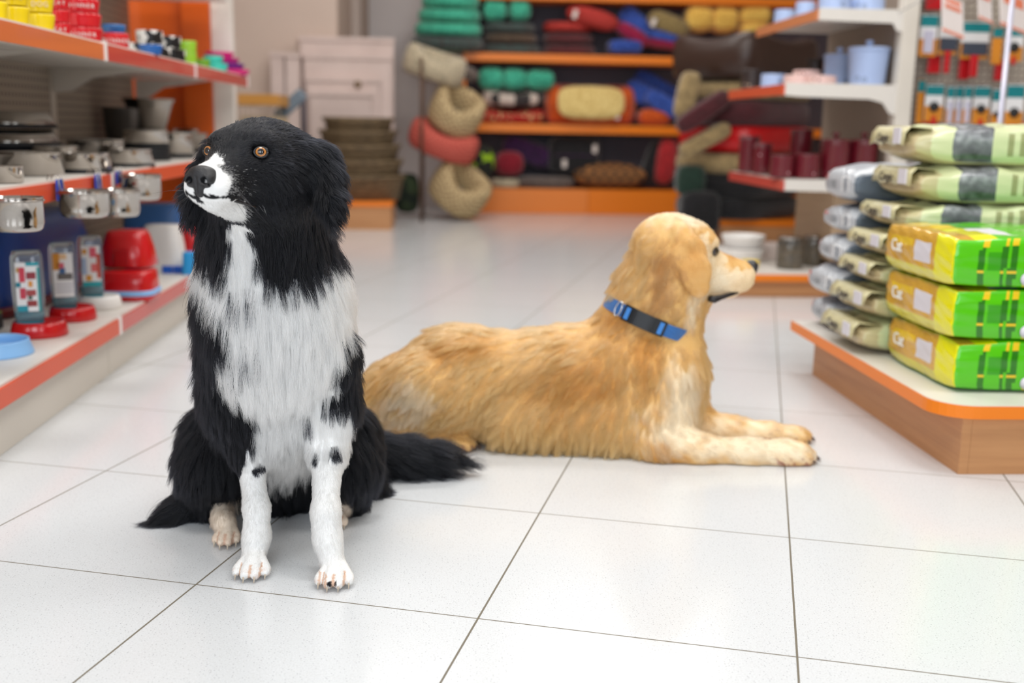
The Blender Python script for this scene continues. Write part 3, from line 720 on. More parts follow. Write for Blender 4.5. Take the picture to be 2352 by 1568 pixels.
# measure the neck so that the strap lies on the coat
def strap(a0, a1, wd, off, th, n, name, m, par):
    vs = []; fs = []
    for i in range(n + 1):
        a = a0 + (a1 - a0) * i / n
        o = colU * math.cos(a) * (RX + off) + colV * math.sin(a) * (RY + off); nn = unit(o)
        for (dz, dn) in ((-wd, 0), (wd, 0), (wd, th), (-wd, th)): vs.append(colC + o + colA * dz + nn * dn)
    closed = abs(a1 - a0 - 2 * math.pi) < 1e-6
    for i in range(n):
        for k in range(4): fs.append((i * 4 + k, i * 4 + (k + 1) % 4, i * 4 + 4 + (k + 1) % 4, i * 4 + 4 + k))
    if not closed: fs += [(0, 3, 2, 1), (n * 4, n * 4 + 1, n * 4 + 2, n * 4 + 3)]
    b = MB().add(vs, fs, 0, False); o = b.build(name, m); return adopt(o, par, colC)
nyl = noise_mat('blue_nylon', [(.4, (30, 92, 160)), (.6, (44, 112, 184))], 500, .7, sheen=.3)
strap(0, 2 * math.pi, .0125, .004, .003, 64, 'strap', nyl, collar)
aB = -1.86
bkm = mat('buckle_plastic', (22, 23, 27), .35)
strap(aB - .20, aB + .20, .0150, .007, .0075, 10, 'buckle', bkm, collar)
for s in (-1, 1):
    strap(aB + s * .34 - .13, aB + s * .34 + .13, .0155, .007, .0045, 6, 'buckle_loop', bkm, collar)
    strap(aB + s * .36 - .045, aB + s * .36 + .045, .0115, .012, .002, 3, 'strap_fold', mat('bright_nylon', (62, 130, 205), .6), collar)
aR = aB - .60; rc = colC + colU * math.cos(aR) * (RX + .011) + colV * math.sin(aR) * (RY + .011)
rn = unit(colU * math.cos(aR) + colV * math.sin(aR)); rt_ = unit(np.cross(rn, colA))
adopt(MB().tube([rc + (colA * math.cos(x) * 1.1 + rt_ * .55 * math.sin(x)) * .0135 for x in np.linspace(0, 2 * math.pi, 25)], .0016, 8).build('d_ring', mat('ring_steel', (215, 218, 222), .2, 1.0)), collar, colC)
# ---------------- shared product materials ----------------
white_metal = mat('white_enamel', (226, 220, 212), .4)
cream_metal = mat('cream_enamel', (222, 214, 202), .45)
steel = mat('polished_steel', (176, 170, 164), .10, 1.0)
steel_b = mat('brushed_steel', (160, 154, 148), .24, 1.0)
rubber = mat('black_rubber', (22, 24, 30), .55)
red_pl = mat('red_plastic', (205, 12, 20), .22, coat=.3); blue_pl = mat('dark_blue_plastic', (14, 62, 140), .3)
sky_pl = mat('light_blue_plastic', (140, 190, 240), .35); wh_pl = mat('white_plastic', (236, 232, 228), .35)
strip_or = mat('orange_price_strip', (226, 120, 66), .3, coat=.4); strip_red = mat('red_price_strip', (206, 72, 62), .3, coat=.4); strip_dk = mat('deep_orange_strip', (220, 84, 46), .35)
wood = noise_mat('podium_wood', [(.25, (176, 122, 78)), (.5, (194, 140, 92)), (.8, (206, 152, 104))], 3.0, .45, 5, (1, 1, 22))
orange = mat('orange_laminate', (240, 128, 14), .38); orange_dk = mat('orange_panel', (232, 100, 6), .5)
peg = mat('pegboard', (196, 184, 172), .6); t = NT(peg)
mp = t.new('ShaderNodeMapping'); mp.inputs['Scale'].default_value = (40, 40, 40); t.link(t.coords('Object'), mp.inputs[0])
fr = t.new('ShaderNodeVectorMath', operation='FRACTION'); t.link(mp.outputs[0], fr.inputs[0]); sb = t.new('ShaderNodeVectorMath', operation='SUBTRACT'); sb.inputs[1].default_value = (.5, .5, .5); t.link(fr.outputs[0], sb.inputs[0])
sp_ = t.new('ShaderNodeSeparateXYZ'); t.link(sb.outputs[0], sp_.inputs[0])
def peg_len(a):
    cb = t.new('ShaderNodeCombineXYZ'); t.link(sp_.outputs[a], cb.inputs[0]); t.link(sp_.outputs[2], cb.inputs[1]); ln = t.new('ShaderNodeVectorMath', operation='LENGTH'); t.link(cb.outputs[0], ln.inputs[0]); return ln.outputs['Value']
g_ = t.new('ShaderNodeNewGeometry'); sn = t.new('ShaderNodeSeparateXYZ'); t.link(g_.outputs['Normal'], sn.inputs[0]); ab = t.new('ShaderNodeMath', operation='ABSOLUTE'); t.link(sn.outputs[0], ab.inputs[0])
mxp = t.new('ShaderNodeMix'); t.link(ab.outputs[0], mxp.inputs[0]); t.link(peg_len(0), mxp.inputs[2]); t.link(peg_len(1), mxp.inputs[3])
t.link(t.ramp(mxp.outputs[0], [(0, (70, 60, 52)), (.18, (70, 60, 52)), (.22, (172, 160, 146))]), t.b.inputs['Base Color'])

# ---------------- left shelving: three bays along the aisle ----------------
SX, BX = -.80, -1.25
Z1, Z2, Z3 = .147, .497, .797
bays = [(1.745, 2.655, 'nearest', strip_dk, strip_or), (2.655, 3.570, 'middle', strip_red, strip_red), (3.570, 4.480, 'farthest', strip_red, strip_red)]
for (y0, y1, wd, s1, s3) in bays:
    b = thing('shelving_bay', (-1.0, (y0 + y1) / 2, 0), {'nearest': 'white metal shelving bay along the left aisle, nearest to the camera', 'middle': 'white metal shelving bay behind the sheepdog, middle of the left run', 'farthest': 'white metal shelving bay at the far end of the left run beside the orange panel'}[wd], 'shelving', 'left aisle shelving bays')
    off = Vector(b.location)
    def ad(o, par=b, off=off): o.parent = par; o.matrix_parent_inverse = Matrix.Translation(-off); return o
    g = .0015
    ad(MB().box(BX, -.835, y0 + g, y1 - g, .0, .095, b=.002).build('kickplate', cream_metal))
    for nm, z, th in (('base_shelf', Z1, .042), ('shelf', Z2, .040), ('shelf', Z3, .040)):
        m = MB(); m.box(BX + .004, SX - .012, y0 + g, y1 - g, z - .018, z); m.box(SX - .016, SX - .006, y0 + g, y1 - g, z - th, z + .002)
        s = ad(m.build(nm, white_metal))
        st = MB().box(SX - .006, SX, y0 + .008, y1 - .008, z - .040, z - .003, b=.001).build('price_strip', s1 if nm == 'base_shelf' else (s3 if z == Z3 else strip_dk if wd != 'farthest' else strip_red))
        st.parent = s
        cl_ = MB().box(SX - .006, SX + .003, y1 - .016, y1 - g, z - .042, z + .003, b=.001).build('end_clip', wh_pl); cl_.parent = s
        if nm == 'shelf':
            for yy in (y0 + .012, y1 - .015):
                br = MB().prism([(BX + .01, z - .02), (BX + .30, z - .02), (BX + .12, z - .05), (BX + .06, z - .09), (BX + .01, z - .095)], 'Y', yy, yy + .003).build('bracket', white_metal); br.parent = s
    ad(MB().box(BX - .012, BX, y0 + .02, y1 - .02, .10, 1.25).build('back_panel', peg))
    ad(MB().box(BX - .03, BX + .004, y0 - .018, y0 + .018, 0.0, 1.30, b=.002).build('upright', cream_metal))
# fourth shelf high above, only its underside shows at the top left
en = thing('end_panel', (-1.15, 4.56, 0), 'tall orange panel with a folded edge closing the left shelving', 'panel')
m = MB(); m.box(-1.34, -1.06, 4.56, 4.58, 0, 1.6); m.box(-1.06, -.952, 4.50, 4.58, 0, 1.6, b=.002)
o = m.build('orange_board', orange_dk); o.parent = en; o.matrix_parent_inverse = Matrix.Translation(-Vector(en.location))
o = MB().box(-.95, -.868, 4.52, 4.58, 0, 1.6, b=.003).build('white_post', noise_mat('post_paint', [(.3, (222, 212, 202)), (.7, (236, 228, 220))], 8, .5)); o.parent = en; o.matrix_parent_inverse = Matrix.Translation(-Vector(en.location))
ts = MB(); ts.box(-1.243, -.86, 3.0, 4.44, 1.075, 1.10); tag(ts.build('shelf', white_metal), 'white metal shelf above the orange panel at the top edge of the picture', 'shelf')

# ---------------- builders for the goods ----------------
def deep_bowl(loc, r, h, m, label, cat='bowl', group=None, txt=None, taper=.86, base=None, name='pet_bowl', n=40, txtm=None):
    o = thing(name, loc, label, cat, group)
    t_ = min(.006, r * .09)
    p = [(0, .004), (r * taper * .9, .004), (r * taper, .0), (r * taper, .004), (r * (taper + 1) / 2 * 1.0, h * .5), (r, h - .004), (r, h), (r - t_ * .5, h + .001), (r - t_, h - .002), (r * (taper + 1) / 2 - t_, h * .5), (r * taper - t_, h * .22), (0, h * .18)]
    b = MB().lathe([(a, z + .0) for a, z in p[1:]], n=n).build('bowl', m); b.parent = o
    if base: q = MB().lathe([(r * taper * 1.02, 0), (r * taper * 1.06, .004), (r * taper * 1.04, h * .16), (r * taper * .9, h * .17)], n=n).build('rubber_base', base); q.parent = o
    if txt:
        # lettering wrapped round the wall, facing the aisle and the camera
        ang0 = math.atan2(-loc[1], -loc[0] * 0 + .25); L = len(txt)
        for i, chs in enumerate(txt):
            a = math.atan2(-1, .35) + (i - (L - 1) / 2) * (h * .36 / r)
            rr = r * (taper + 1) / 2 + .0012
            c = text_mesh('lettering', chs, h * .42, txtm or wh_pl, o, (rr * math.cos(a), rr * math.sin(a), h * .5), (math.radians(90), 0, a + math.pi / 2), .0008)
    return o
def steel_bowl(loc, r, h, label, group='steel bowls on the left shelf', dark=False, flare=.80, base=True, tilt=None):
    o = thing('steel_bowl', loc, label, 'bowl', group)
    z0 = h * .14 if base else 0
    prof = [(r * flare * .98, z0), (r * (flare + .06), z0 + h * .04), (r * .93, h * .90), (r * .97, h * .985), (r, h), (r * .985, h * 1.01), (r * .90, h * .97), (r * .85, h * .4), (r * .75, h * .25), (.0001, h * .22)]
    MB().lathe([(r * flare, z0)] + prof[1:], n=40).build('bowl', steel_b if dark else steel).parent = o
    if base: MB().lathe([(r * (flare + .06), 0), (r * (flare + .12), h * .03), (r * (flare + .09), h * .15), (r * flare * .9, h * .155)], n=40).build('rubber_ring', rubber).parent = o
    if tilt: o.rotation_euler = tilt
    return o
def at_shelf(px, pyb, z): return on('Z', z, px, pyb)

# ---------------- bottom left shelf ----------------
def feeder(px, pyb, wpx, hpx, basem, label, card, g='gravity feeders with printed cards', z=Z1, hue=None):
    c = at_shelf(px, pyb - 14, z); k = mpp(c); R_ = wpx * k / 2; Hh = hpx * k
    o = thing('pet_feeder', c, label, 'feeder', g)
    MB().lathe([(R_ * .95, 0), (R_, .006), (R_ * .93, .026), (R_ * .86, .034), (R_ * .80, .034), (R_ * .74, .018), (.001, .014)], n=40, squash=.85, cx=0).build('dish', basem).parent = o
    bx = -R_ * .28; w = R_ * .56
    jar = mat('clear_plastic', (225, 232, 235), .08, trans=.85)
    MB().lathe([(w * .86, .036), (w * .9, .05), (w * .98, Hh * .55), (w * .94, Hh * .93), (w * .80, Hh), (.001, Hh)], cx=bx, n=40, rectness=2.5, squash=.8).build('hopper', jar).parent = o
    MB().lathe([(w * .80, .030), (w * .84, .034), (w * .86, .056), (w * .78, .058)], cx=bx, n=40, rectness=2.5, squash=.8).build('collar_ring', mat('teal_plastic', (20, 150, 170), .35)).parent = o
    # printed card inside the clear hopper
    cm = MB(); cm.box(bx - w * .70, bx + w * .70, -w * .84, -w * .81, .060, Hh * .88); cardo = cm.build('printed_card', mat('card_white', (240, 238, 238), .5)); cardo.parent = o
    pr = []
    cols = card
    for (u0, u1, v0, v1, cc) in cols:
        q = MB().box(bx - w * .70 + u0 * w * 1.40, bx - w * .70 + u1 * w * 1.40, -w * .87, -w * .841, .060 + v0 * (Hh * .88 - .06), .060 + v1 * (Hh * .88 - .06), b=.0008).build('print', mat('print_%d_%d_%d' % cc, cc, .5)); q.parent = cardo
    o.rotation_euler = (0, 0, .35)
    return o
CA = [(0, .45, .0, .12, (30, 150, 170)), (.45, 1, .93, 1, (30, 160, 175)), (.16, .40, .60, .90, (214, 60, 80)), (.45, .85, .66, .80, (150, 50, 60)), (.52, .70, .50, .62, (225, 150, 60)), (.15, .40, .26, .48, (205, 60, 80)), (.42, .82, .32, .44, (170, 70, 70)), (.48, .66, .24, .32, (80, 100, 90)), (.42, .84, .10, .22, (150, 50, 50)), (.05, .15, .8, .9, (200, 150, 50)), (0, .2, .5, .6, (20, 130, 150)), (.9, 1, .0, .9, (40, 160, 160))]
CB = [(0, .34, .62, 1, (214, 140, 34)), (.34, .7, .86, .98, (236, 196, 150)), (.15, .55, .66, .78, (220, 90, 110)), (.3, .6, .54, .66, (60, 100, 150)), (.2, .95, .40, .54, (110, 104, 100)), (.05, .95, .28, .30, (190, 186, 200)), (.05, .95, .20, .22, (190, 186, 200)), (.05, .95, .12, .14, (190, 186, 200))]
CC = [(.05, .3, .80, .92, (214, 150, 50)), (.45, .8, .72, .96, (224, 90, 110)), (.0, .25, .3, .7, (170, 190, 220)), (.5, .8, .36, .56, (230, 110, 110)), (.8, 1, .2, .8, (200, 80, 60)), (.2, .5, .14, .28, (224, 160, 60)), (0, 1, 0, .12, (30, 160, 170))]
feeder(92, 784, 126, 196, red_pl, 'clear food feeder on a red dish, nearest of the printed feeders', CA)
feeder(168, 748, 106, 178, red_pl, 'clear food feeder on a red dish with orange and white card, middle of the three', CB)
feeder(229, 721, 100, 166, wh_pl, 'clear food feeder standing on a white dish, farthest of the three', CC)
c = at_shelf(-8, 812, Z1)
deep_bowl(c, 72 * mpp(c), .030, sky_pl, 'light blue plastic bowl cut by the left edge of the picture', taper=1.12, name='plastic_bowl')
def tub(px, pyb, wpx, hpx, m, label, z=Z1, taper=.82, sq=.75, rz=0, name='litter_tray', rim=True, inset=0, rect=2.2):
    c = at_shelf(px, pyb, z); c = c + np.array((-inset, 0, 0)); k = mpp(c); R_ = wpx * k / 2; Hh = hpx * k
    o = thing(name, c, label, 'plastic tub', rz=rz)
    MB().lathe([(R_ * .96, 0), (R_, .004), (R_ * .99, Hh * .12), (R_ * (1 + taper) / 2, Hh * .6), (R_ * taper, Hh * .95), (R_ * taper * .94, Hh), (.001, Hh * 1.01)], n=44, rectness=rect, squash=sq).build('shell', m).parent = o
    return o, R_, Hh
c0 = np.array((-1.08, 2.62, Z1))
# big dark blue tub behind the feeders
o = thing('pet_carrier_tub', (-1.128, 2.95, Z1), 'large dark blue plastic tub turned upside down behind the feeders', 'plastic tub')
MB().lathe([(.098, 0), (.10, .006), (.098, .06), (.088, .15), (.078, .215), (.066, .228), (.001, .230)], n=48, rectness=2.0, squash=3.6).build('shell', blue_pl).parent = o
MB().lathe([(.1015, .001), (.106, .004), (.106, .026), (.1015, .028)], n=48, rectness=2.0, squash=3.5).build('rim', mat('wine_plastic', (110, 14, 24), .35)).parent = o
# red covered litter box
o, R_, Hh = tub(297, 684, 128, 66, red_pl, 'glossy red litter box base with light blue trim under the red hood', taper=.92, sq=.9, name='litter_box')
MB().lathe([(R_ * 1.01, .014), (R_ * 1.035, .017), (R_ * 1.03, .026), (R_ * .99, .028)], n=44, rectness=2.2, squash=.9).build('trim', sky_pl).parent = o
hc = Vector(o.location) + Vector((-.01, .05, Hh + .006))
o2 = thing('litter_box_hood', hc, 'glossy red upright hood standing on the red litter box', 'plastic hood')
rk = mpp(hc); MB().lathe([(60 * rk, 0), (61 * rk, .005), (54 * rk, .05), (46 * rk, .085), (40 * rk, .096), (.001, .098)], n=44, rectness=1.2, squash=.9).build('shell', red_pl).parent = o2
MB().box(-.02, .02, -61 * rk * .9 - .003, -52 * rk, .004, .05, b=.003).build('door_flap', mat('red_flap', (180, 10, 18), .3)).parent = o2
o, R_, Hh = tub(378, 622, 98, 106, wh_pl, 'white plastic hood with blue feet beside the red litter box', taper=.76, sq=.85, name='white_hood')
for sx_ in (.35, .85): MB().box(R_ * sx_ - .016, R_ * sx_ + .016, -R_ * .9, -R_ * .70, 0, .024, b=.002).build('foot', mat('mid_blue_plastic', (20, 92, 200), .3)).parent = o
o, R_, Hh = tub(364, 596, 150, 128, mat('faded_blue_plastic', (62, 112, 176), .35), 'faded blue plastic tub upside down, far behind the white hood', taper=.84, sq=.8, inset=.0, name='plastic_tub')
o, R_, Hh = tub(428, 606, 74, 90, red_pl, 'red plastic tub partly hidden by the neck of the sheepdog', taper=.84, name='plastic_tub')
o, R_, Hh = tub(444, 630, 46, 52, mat('cyan_plastic', (50, 160, 225), .35), 'cyan plastic tray half hidden behind the sheepdog', taper=.9, name='plastic_tub')
# dark carrier at the left edge and tall card sleeve
c = at_shelf(-6, 768, Z1) + np.array((-.10, .02, 0)); o = thing('black_carrier', c, 'black plastic carrier at the left edge behind the light blue bowl', 'carrier')
m = MB(); m.box(-.07, .085, -.06, .06, 0, .036, b=.008); m.box(-.066, .080, -.056, .056, .040, .078, b=.008); m.build('body', rubber).parent = o
MB().box(-.068, .082, -.058, .058, .034, .042, b=.002).build('seam', mat('olive_trim', (96, 110, 50), .5)).parent = o
c = at_shelf(-28, 705, Z1) + np.array((-.04, .16, 0)); o = thing('carton', c, 'narrow printed carton standing at the left edge of the bottom shelf', 'carton')
MB().box(-.04, .065, -.02, .02, 0, .17, b=.002).build('box', mat('grey_card', (170, 164, 160), .6)).parent = o
MB().box(.030, .055, -.0215, -.019, .02, .045, b=.003).build('print', mat('brown_print', (110, 66, 30), .6)).parent = o

# ---------------- steel bowls on the middle left shelf ----------------
def at_x(px, X, z, py=380):
    c = on('X', X, px, py); return np.array((c[0], c[1], z))
def sb(px, X, wpx, hpx, label, dz=0.0, **kw):
    c = at_x(px, X, Z2 + .001); k = mpp(c); return steel_bowl((c[0], c[1], c[2] + dz), wpx * k / 2, hpx * k, label, **kw)
sb(10, -.862, 82, 38, 'small polished steel bowl at the left edge, front of the middle shelf', base=False, flare=.9)
sb(70, -.930, 150, 52, 'straight sided steel bowl behind the smallest bowl at the left edge', base=False, flare=.9)
sb(190, -.868, 122, 44, 'polished steel bowl with sloping wall behind the blue hangers', flare=1.0)
sb(298, -.868, 100, 38, 'low bright steel bowl with black rubber ring nearest the shelf edge', flare=1.02)
sb(128, -1.005, 112, 50, 'steel bowl between the wide dish and the sloping bowl', flare=1.0)
sb(222, -.985, 130, 56, 'deep steel pan with dark sides behind the sloping bowl', base=False, flare=.95, dark=True)
c = at_x(338, -.95, Z2 + .001); k = mpp(c)
bs = thing('bowl_stack', (c[0], c[1], c[2]), 'stack of black rubber rings under a steel bowl, right of the low bright bowl', 'bowl stack', 'steel bowls on the left shelf')
R0 = 52 * k
MB().lathe([(R0, 0), (R0 * 1.02, .004)] + [(R0 * (1.0 + .015 * (i % 2)), .004 + i * .005) for i in range(1, 8)] + [(R0 * .9, .042)], n=40).build('rubber_rings', rubber).parent = bs
steel_bowl((c[0], c[1], c[2] + .043), R0 * .98, 36 * k, 'bright steel bowl on the stack of black rings', flare=.95)
sb(402, -.93, 84, 56, 'steel bowl beside the black ring stack, half way to the orange panel', flare=.95)
sb(432, -1.03, 96, 44, 'steel bowl behind the ear of the sheepdog', dark=True)
sb(436, -1.06, 84, 50, 'farthest steel bowl reflecting orange light in front of the orange panel')
sb(348, -1.08, 80, 46, 'steel bowl under the flared steel bucket', flare=.9)
c = at_x(348, -1.08, Z2 + .003); k = mpp(c)
o = thing('steel_bucket', (c[0], c[1], c[2] + 46 * k), 'flared ribbed steel bucket on top of a bowl before the orange panel', 'bucket')
MB().lathe([(30 * k, 0), (33 * k, .002), (52 * k, 66 * k), (58 * k, 76 * k), (60 * k, 78 * k), (54 * k, 76 * k), (30 * k, 6 * k), (.001, 5 * k)], n=40).build('bucket', steel_b).parent = o
c = at_x(288, -1.16, Z2 + .001); k = mpp(c)
o = thing('dark_pail', (c[0], c[1], c[2]), 'dark tall pail standing behind the steel bucket', 'pail')
MB().lathe([(34 * k, 0), (36 * k, .002), (44 * k, 100 * k), (47 * k, 106 * k), (40 * k, 104 * k), (34 * k, 8 * k), (.001, 7 * k)], n=40).build('pail', mat('dark_metal', (92, 88, 86), .3, .8)).parent = o
sb(262, -1.10, 66, 36, 'small steel bowl on the row behind the deep pan', dark=True)
# two wide bowls stacked upside down and the open wide dish
c = at_x(45, -1.11, Z2 + .001); k = mpp(c)
for i, (lb, wz) in enumerate((('lower of two wide steel bowls stacked upside down on the left', .0), ('upper of two wide steel bowls stacked upside down on the left', .046))):
    R_ = (100 - 8 * i) * k; o = thing('steel_bowl', (c[0] - .02, c[1] + .03, c[2] + .052 + wz), lb, 'bowl', 'wide upturned steel bowls')
    MB().lathe([(R_ * 1.02, 0), (R_ * 1.03, .003), (R_ * 1.0, .010)], n=48).build('rubber_ring', rubber).parent = o
    MB().lathe([(R_ * .99, .008), (R_ * .98, .014), (R_ * .88, .036), (R_ * .80, .0415), (.001, .042)], n=48).build('bowl', steel).parent = o
o = thing('bowl_riser', (c[0] - .02, c[1] + .03, c[2]), 'black rubber stand under the two wide upturned steel bowls', 'stand')
MB().lathe([(80 * k, 0), (82 * k, .004), (84 * k, .046), (70 * k, .0515)], n=40).build('stand', rubber).parent = o
c = at_x(0, -.99, Z2 + .001); k = mpp(c)
o = thing('wide_dish', (c[0] - .02, c[1] - .0, c[2] + .034), 'wide open steel dish leaning at the left edge above the straight bowl', 'dish')
MB().lathe([(55 * k, -.028), (60 * k, -.026), (92 * k, .010), (96 * k, .012), (90 * k, .010), (56 * k, -.022), (.001, -.024)], n=48).build('dish', steel_b).parent = o
# ---------------- coop cups hanging from the shelf edge by wire hooks ----------------
def hang_cup(px, pyt, wpx, hpx, X, label):
    c = on('X', X, px, pyt); k = mpp(c); R_ = wpx * k / 2; Hh = hpx * k
    o = thing('hanging_cup', (c[0], c[1], c[2] - Hh), label, 'steel cup', 'steel cups hooked on the shelf edge')
    MB().lathe([(R_ * .80, 0), (R_ * .90, .004), (R_ * .97, .014), (R_ * .97, Hh * .86), (R_, Hh * .87), (R_, Hh * .90), (R_ * .97, Hh * .91), (R_ * .98, Hh * .98), (R_ * 1.01, Hh), (R_ * .95, Hh), (R_ * .93, .02), (.001, .01)], n=44).build('cup', steel).parent = o
    r_ = MB().tube([(R_ * 1.01 * math.cos(a), R_ * 1.01 * math.sin(a), Hh * .9) for a in np.linspace(0, 2 * math.pi, 40)], .0016, 6).build('wire_ring', steel_b); r_.parent = o
    xh = (SX + .004) - c[0]
    for yy in (-.012, .012):
        h_ = MB().tube([(-R_ * .98, yy, Hh * .9), (xh + .010, yy, Hh * .95), (xh + .006, yy, Z2 + .012 - c[2] + Hh), (xh - .012, yy, Z2 + .012 - c[2] + Hh), (xh - .016, yy, Z2 + .004 - c[2] + Hh)], .0016, 6).build('hook', steel_b); h_.parent = o
    b_ = MB().box(xh + .002, xh + .006, -.016, .016, Hh * .6, Z2 - c[2] + Hh + .004, b=.001).build('blue_tag', mat('blue_label', (34, 70, 180), .4)); b_.parent = o
    return o
hang_cup(38, 452, 116, 78, SX + .055, 'steel cup at the left edge, nearest of the cups hooked on the shelf edge')
hang_cup(192, 436, 112, 62, SX + .056, 'steel cup hanging in the middle of the row of hooked cups')
hang_cup(275, 434, 88, 62, SX + .056, 'steel cup hanging right beside the middle hooked cup')
hang_cup(322, 400, 92, 58, SX + .060, 'farthest steel cup, hanging close to the muzzle of the sheepdog')
# ---------------- top left shelf: coloured bowls ----------------
yel = mat('yellow_ceramic', (244, 212, 0), .3, coat=.4); redc = mat('red_ceramic', (214, 14, 30), .25, coat=.5)
pw_ = mat('cream_print', (240, 220, 190), .5)
def cer(px, py0, py1, wpx, X, m, label, group=None, txt=None, z=None, **kw):
    """px centre, visible top and bottom rows of the wall; stands at depth plane X"""
    c = on('X', X, px, (py0 + py1) / 2); k = mpp(c); h = abs(py1 - py0) * k
    return deep_bowl((c[0], c[1], (c[2] - h / 2) if z is None else z), wpx * k / 2, h, m, label, 'bowl', group, txt, **kw)
Zs = Z3 + .001; gY = 'yellow bowls on the top left shelf'; gR = 'red bowls on the top left shelf'
yb = [(35, 64), (94, 62)]
for j, (px, wd) in enumerate(yb):
    c = on('X', SX - .045, px, 40 + j * 14)
    for i in range(3):
        deep_bowl((c[0], c[1], Zs + i * .036), wd * mpp(c) / 2, .034, yel, ('yellow bowl at the ' + ('bottom', 'middle', 'top')[i] + ' of the ' + ('left' if j == 0 else 'right') + ' yellow stack'), 'bowl', gY, 'DOG' if i else None, taper=.84, txtm=pw_)
c = on('X', SX - .045, -14, 30)
for i in range(2): deep_bowl((c[0], c[1], Zs + i * .036), 62 * mpp(c) / 2, .034, yel, ('lower' if i == 0 else 'upper') + ' yellow bowl of the stack cut by the left picture edge', 'bowl', gY, taper=.84)
c = on('X', SX - .050, 138, 60)
for i in range(4): deep_bowl((c[0], c[1], Zs + i * .028), 46 * mpp(c) / 2, .027, redc, ('lowest', 'second', 'third', 'highest')[i] + ' small red bowl, counted from the shelf, right beside the yellow bowls', 'bowl', gR, 'CAT' if i in (0, 2) else None, taper=.9)
c = on('X', SX - .058, 188, 70); wv = [90, 88, 84, 80]
for i in range(4): deep_bowl((c[0], c[1], Zs + i * .032), wv[i] * mpp(c) / 2, .031, redc, ('bottom', 'second', 'third', 'top')[i] + ' large red bowl, counted from the shelf, in the tall red stack with white lettering', 'bowl', gR, 'DINNER' if i != 1 else None, taper=.92)
c = on('X', SX - .05, 266, 90); k = mpp(c)
deep_bowl((c[0], c[1], Zs), 30 * k, .038, redc, 'single red bowl at the right end of the red group under the blue bowl', 'bowl', gR, 'DINNER', taper=.9)
deep_bowl((c[0] - .012, c[1] + .03, Zs + .0395), 26 * k, .022, mat('blue_ceramic', (30, 110, 180), .25, coat=.5), 'shallow blue bowl on top of the single red bowl', 'bowl')
cow = noise_mat('cow_print', [(0, (240, 236, 230)), (.52, (240, 236, 230)), (.53, (22, 20, 22)), (1, (22, 20, 22))], 26, .35, 1, interp='CONSTANT')
for i, (px, wd, z_) in enumerate(((318, 62, 0), (355, 72, 0), (394, 62, 0), (340, 60, .036), (382, 60, .036))):
    c = on('X', SX - .05 - (.03 if i in (0, 1) else 0), px, 110); k = mpp(c)
    deep_bowl((c[0], c[1] + (.02 if i > 2 else 0), Zs + z_), wd * k / 2, .035, cow, ('left lower', 'middle lower', 'right lower', 'left upper', 'right upper')[i] + ' black and white cow patterned bowl', 'bowl', 'cow patterned bowls', taper=.95)
c = on('X', SX - .022, 346, 120); deep_bowl((c[0], c[1], Zs), 27 * mpp(c), .026, mat('royal_blue_ceramic', (16, 96, 176), .25, coat=.5), 'small blue bowl in front of the cow patterned bowls', 'bowl')
lime = mat('lime_ceramic', (150, 200, 50), .3, coat=.4); c = on('X', SX - .04, 430, 115)
for i in range(2): deep_bowl((c[0], c[1], Zs + i * .037), 21 * mpp(c), .036, lime, ('lower' if i == 0 else 'upper') + ' lime green bowl stacked beside the cow patterned bowls', 'bowl', 'lime bowls', taper=.95)
c = on('X', SX - .035, 465, 140); deep_bowl((c[0], c[1], Zs), 17 * mpp(c), .028, mat('green_ceramic', (110, 160, 40), .35), 'green bowl between the lime stack and the turquoise bowls', 'bowl', taper=.95)
teal = mat('turquoise_plastic', (60, 200, 180), .35); c = on('X', SX - .04, 497, 150)
for i in range(2): deep_bowl((c[0] - i * .01, c[1], Zs + i * .027), (25 - 3 * i) * mpp(c), .026, teal, ('lower' if i == 0 else 'upper') + ' turquoise bowl near the far end of the top left shelf', 'bowl', 'turquoise bowls', taper=.9)
c = on('X', SX - .05, 530, 150); mg = [(214, 10, 120), (110, 20, 140), (196, 6, 120), (220, 10, 130)]
for i in range(4): deep_bowl((c[0] - i * .016, c[1] + i * .01, Zs + i * .022), (42 - 3 * i) * mpp(c), .021, mat('magenta_plastic_%d' % i, mg[i], .35), ('lowest magenta', 'purple', 'upper magenta', 'topmost magenta')[i] + ' bowl in the stack at the far end of the top left shelf', 'bowl', 'magenta and purple bowls', taper=.88)
# ---------------- display platform on the right ----------------
pl = thing('display_platform', (1.35, 2.3, 0), 'low wooden display platform with orange edge carrying the bags at the right', 'platform')
def sub(o, par, off=None): o.parent = par; o.matrix_parent_inverse = Matrix.Translation(-Vector(par.location)); return o
x0, x1, y0, y1 = .905, 1.95, 1.862, 2.745
def rpoly(x0, x1, y0, y1, r, n=8):
    p = []
    for (cx, cy, a0) in ((x0 + r, y0 + r, 180), (x1 - r, y0 + r, 270), (x1 - r, y1 - .01, 0)):
        if cy > y1 - r * 1.01: p.append((x1, y1)); continue
        for i in range(n + 1): a = math.radians(a0 + 90 * i / n); p.append((cx + r * math.cos(a), cy + r * math.sin(a)))
    p.append((x0, y1)); return p
sub(MB().prism(rpoly(x0 + .002, x1, y0 + .002, y1, .075), 'Z', .112, .136).build('top_board', white_metal), pl)
sub(MB().prism(rpoly(x0, x1 + .001, y0, y1 + .001, .077), 'Z', .1105, .1345).build('orange_edge', orange), pl)
sub(MB().box(.957, .975, 1.877, 2.70, 0, .1105).build('side_board', wood), pl)
sub(MB().box(.9755, 1.93, 1.877, 1.895, 0, .1105).build('front_board', wood), pl)
sub(MB().box(.9755, 1.93, 1.897, 2.70, 0.002, .109).build('core', mat('raw_board', (120, 90, 60), .7)), pl)
PZ = .1365
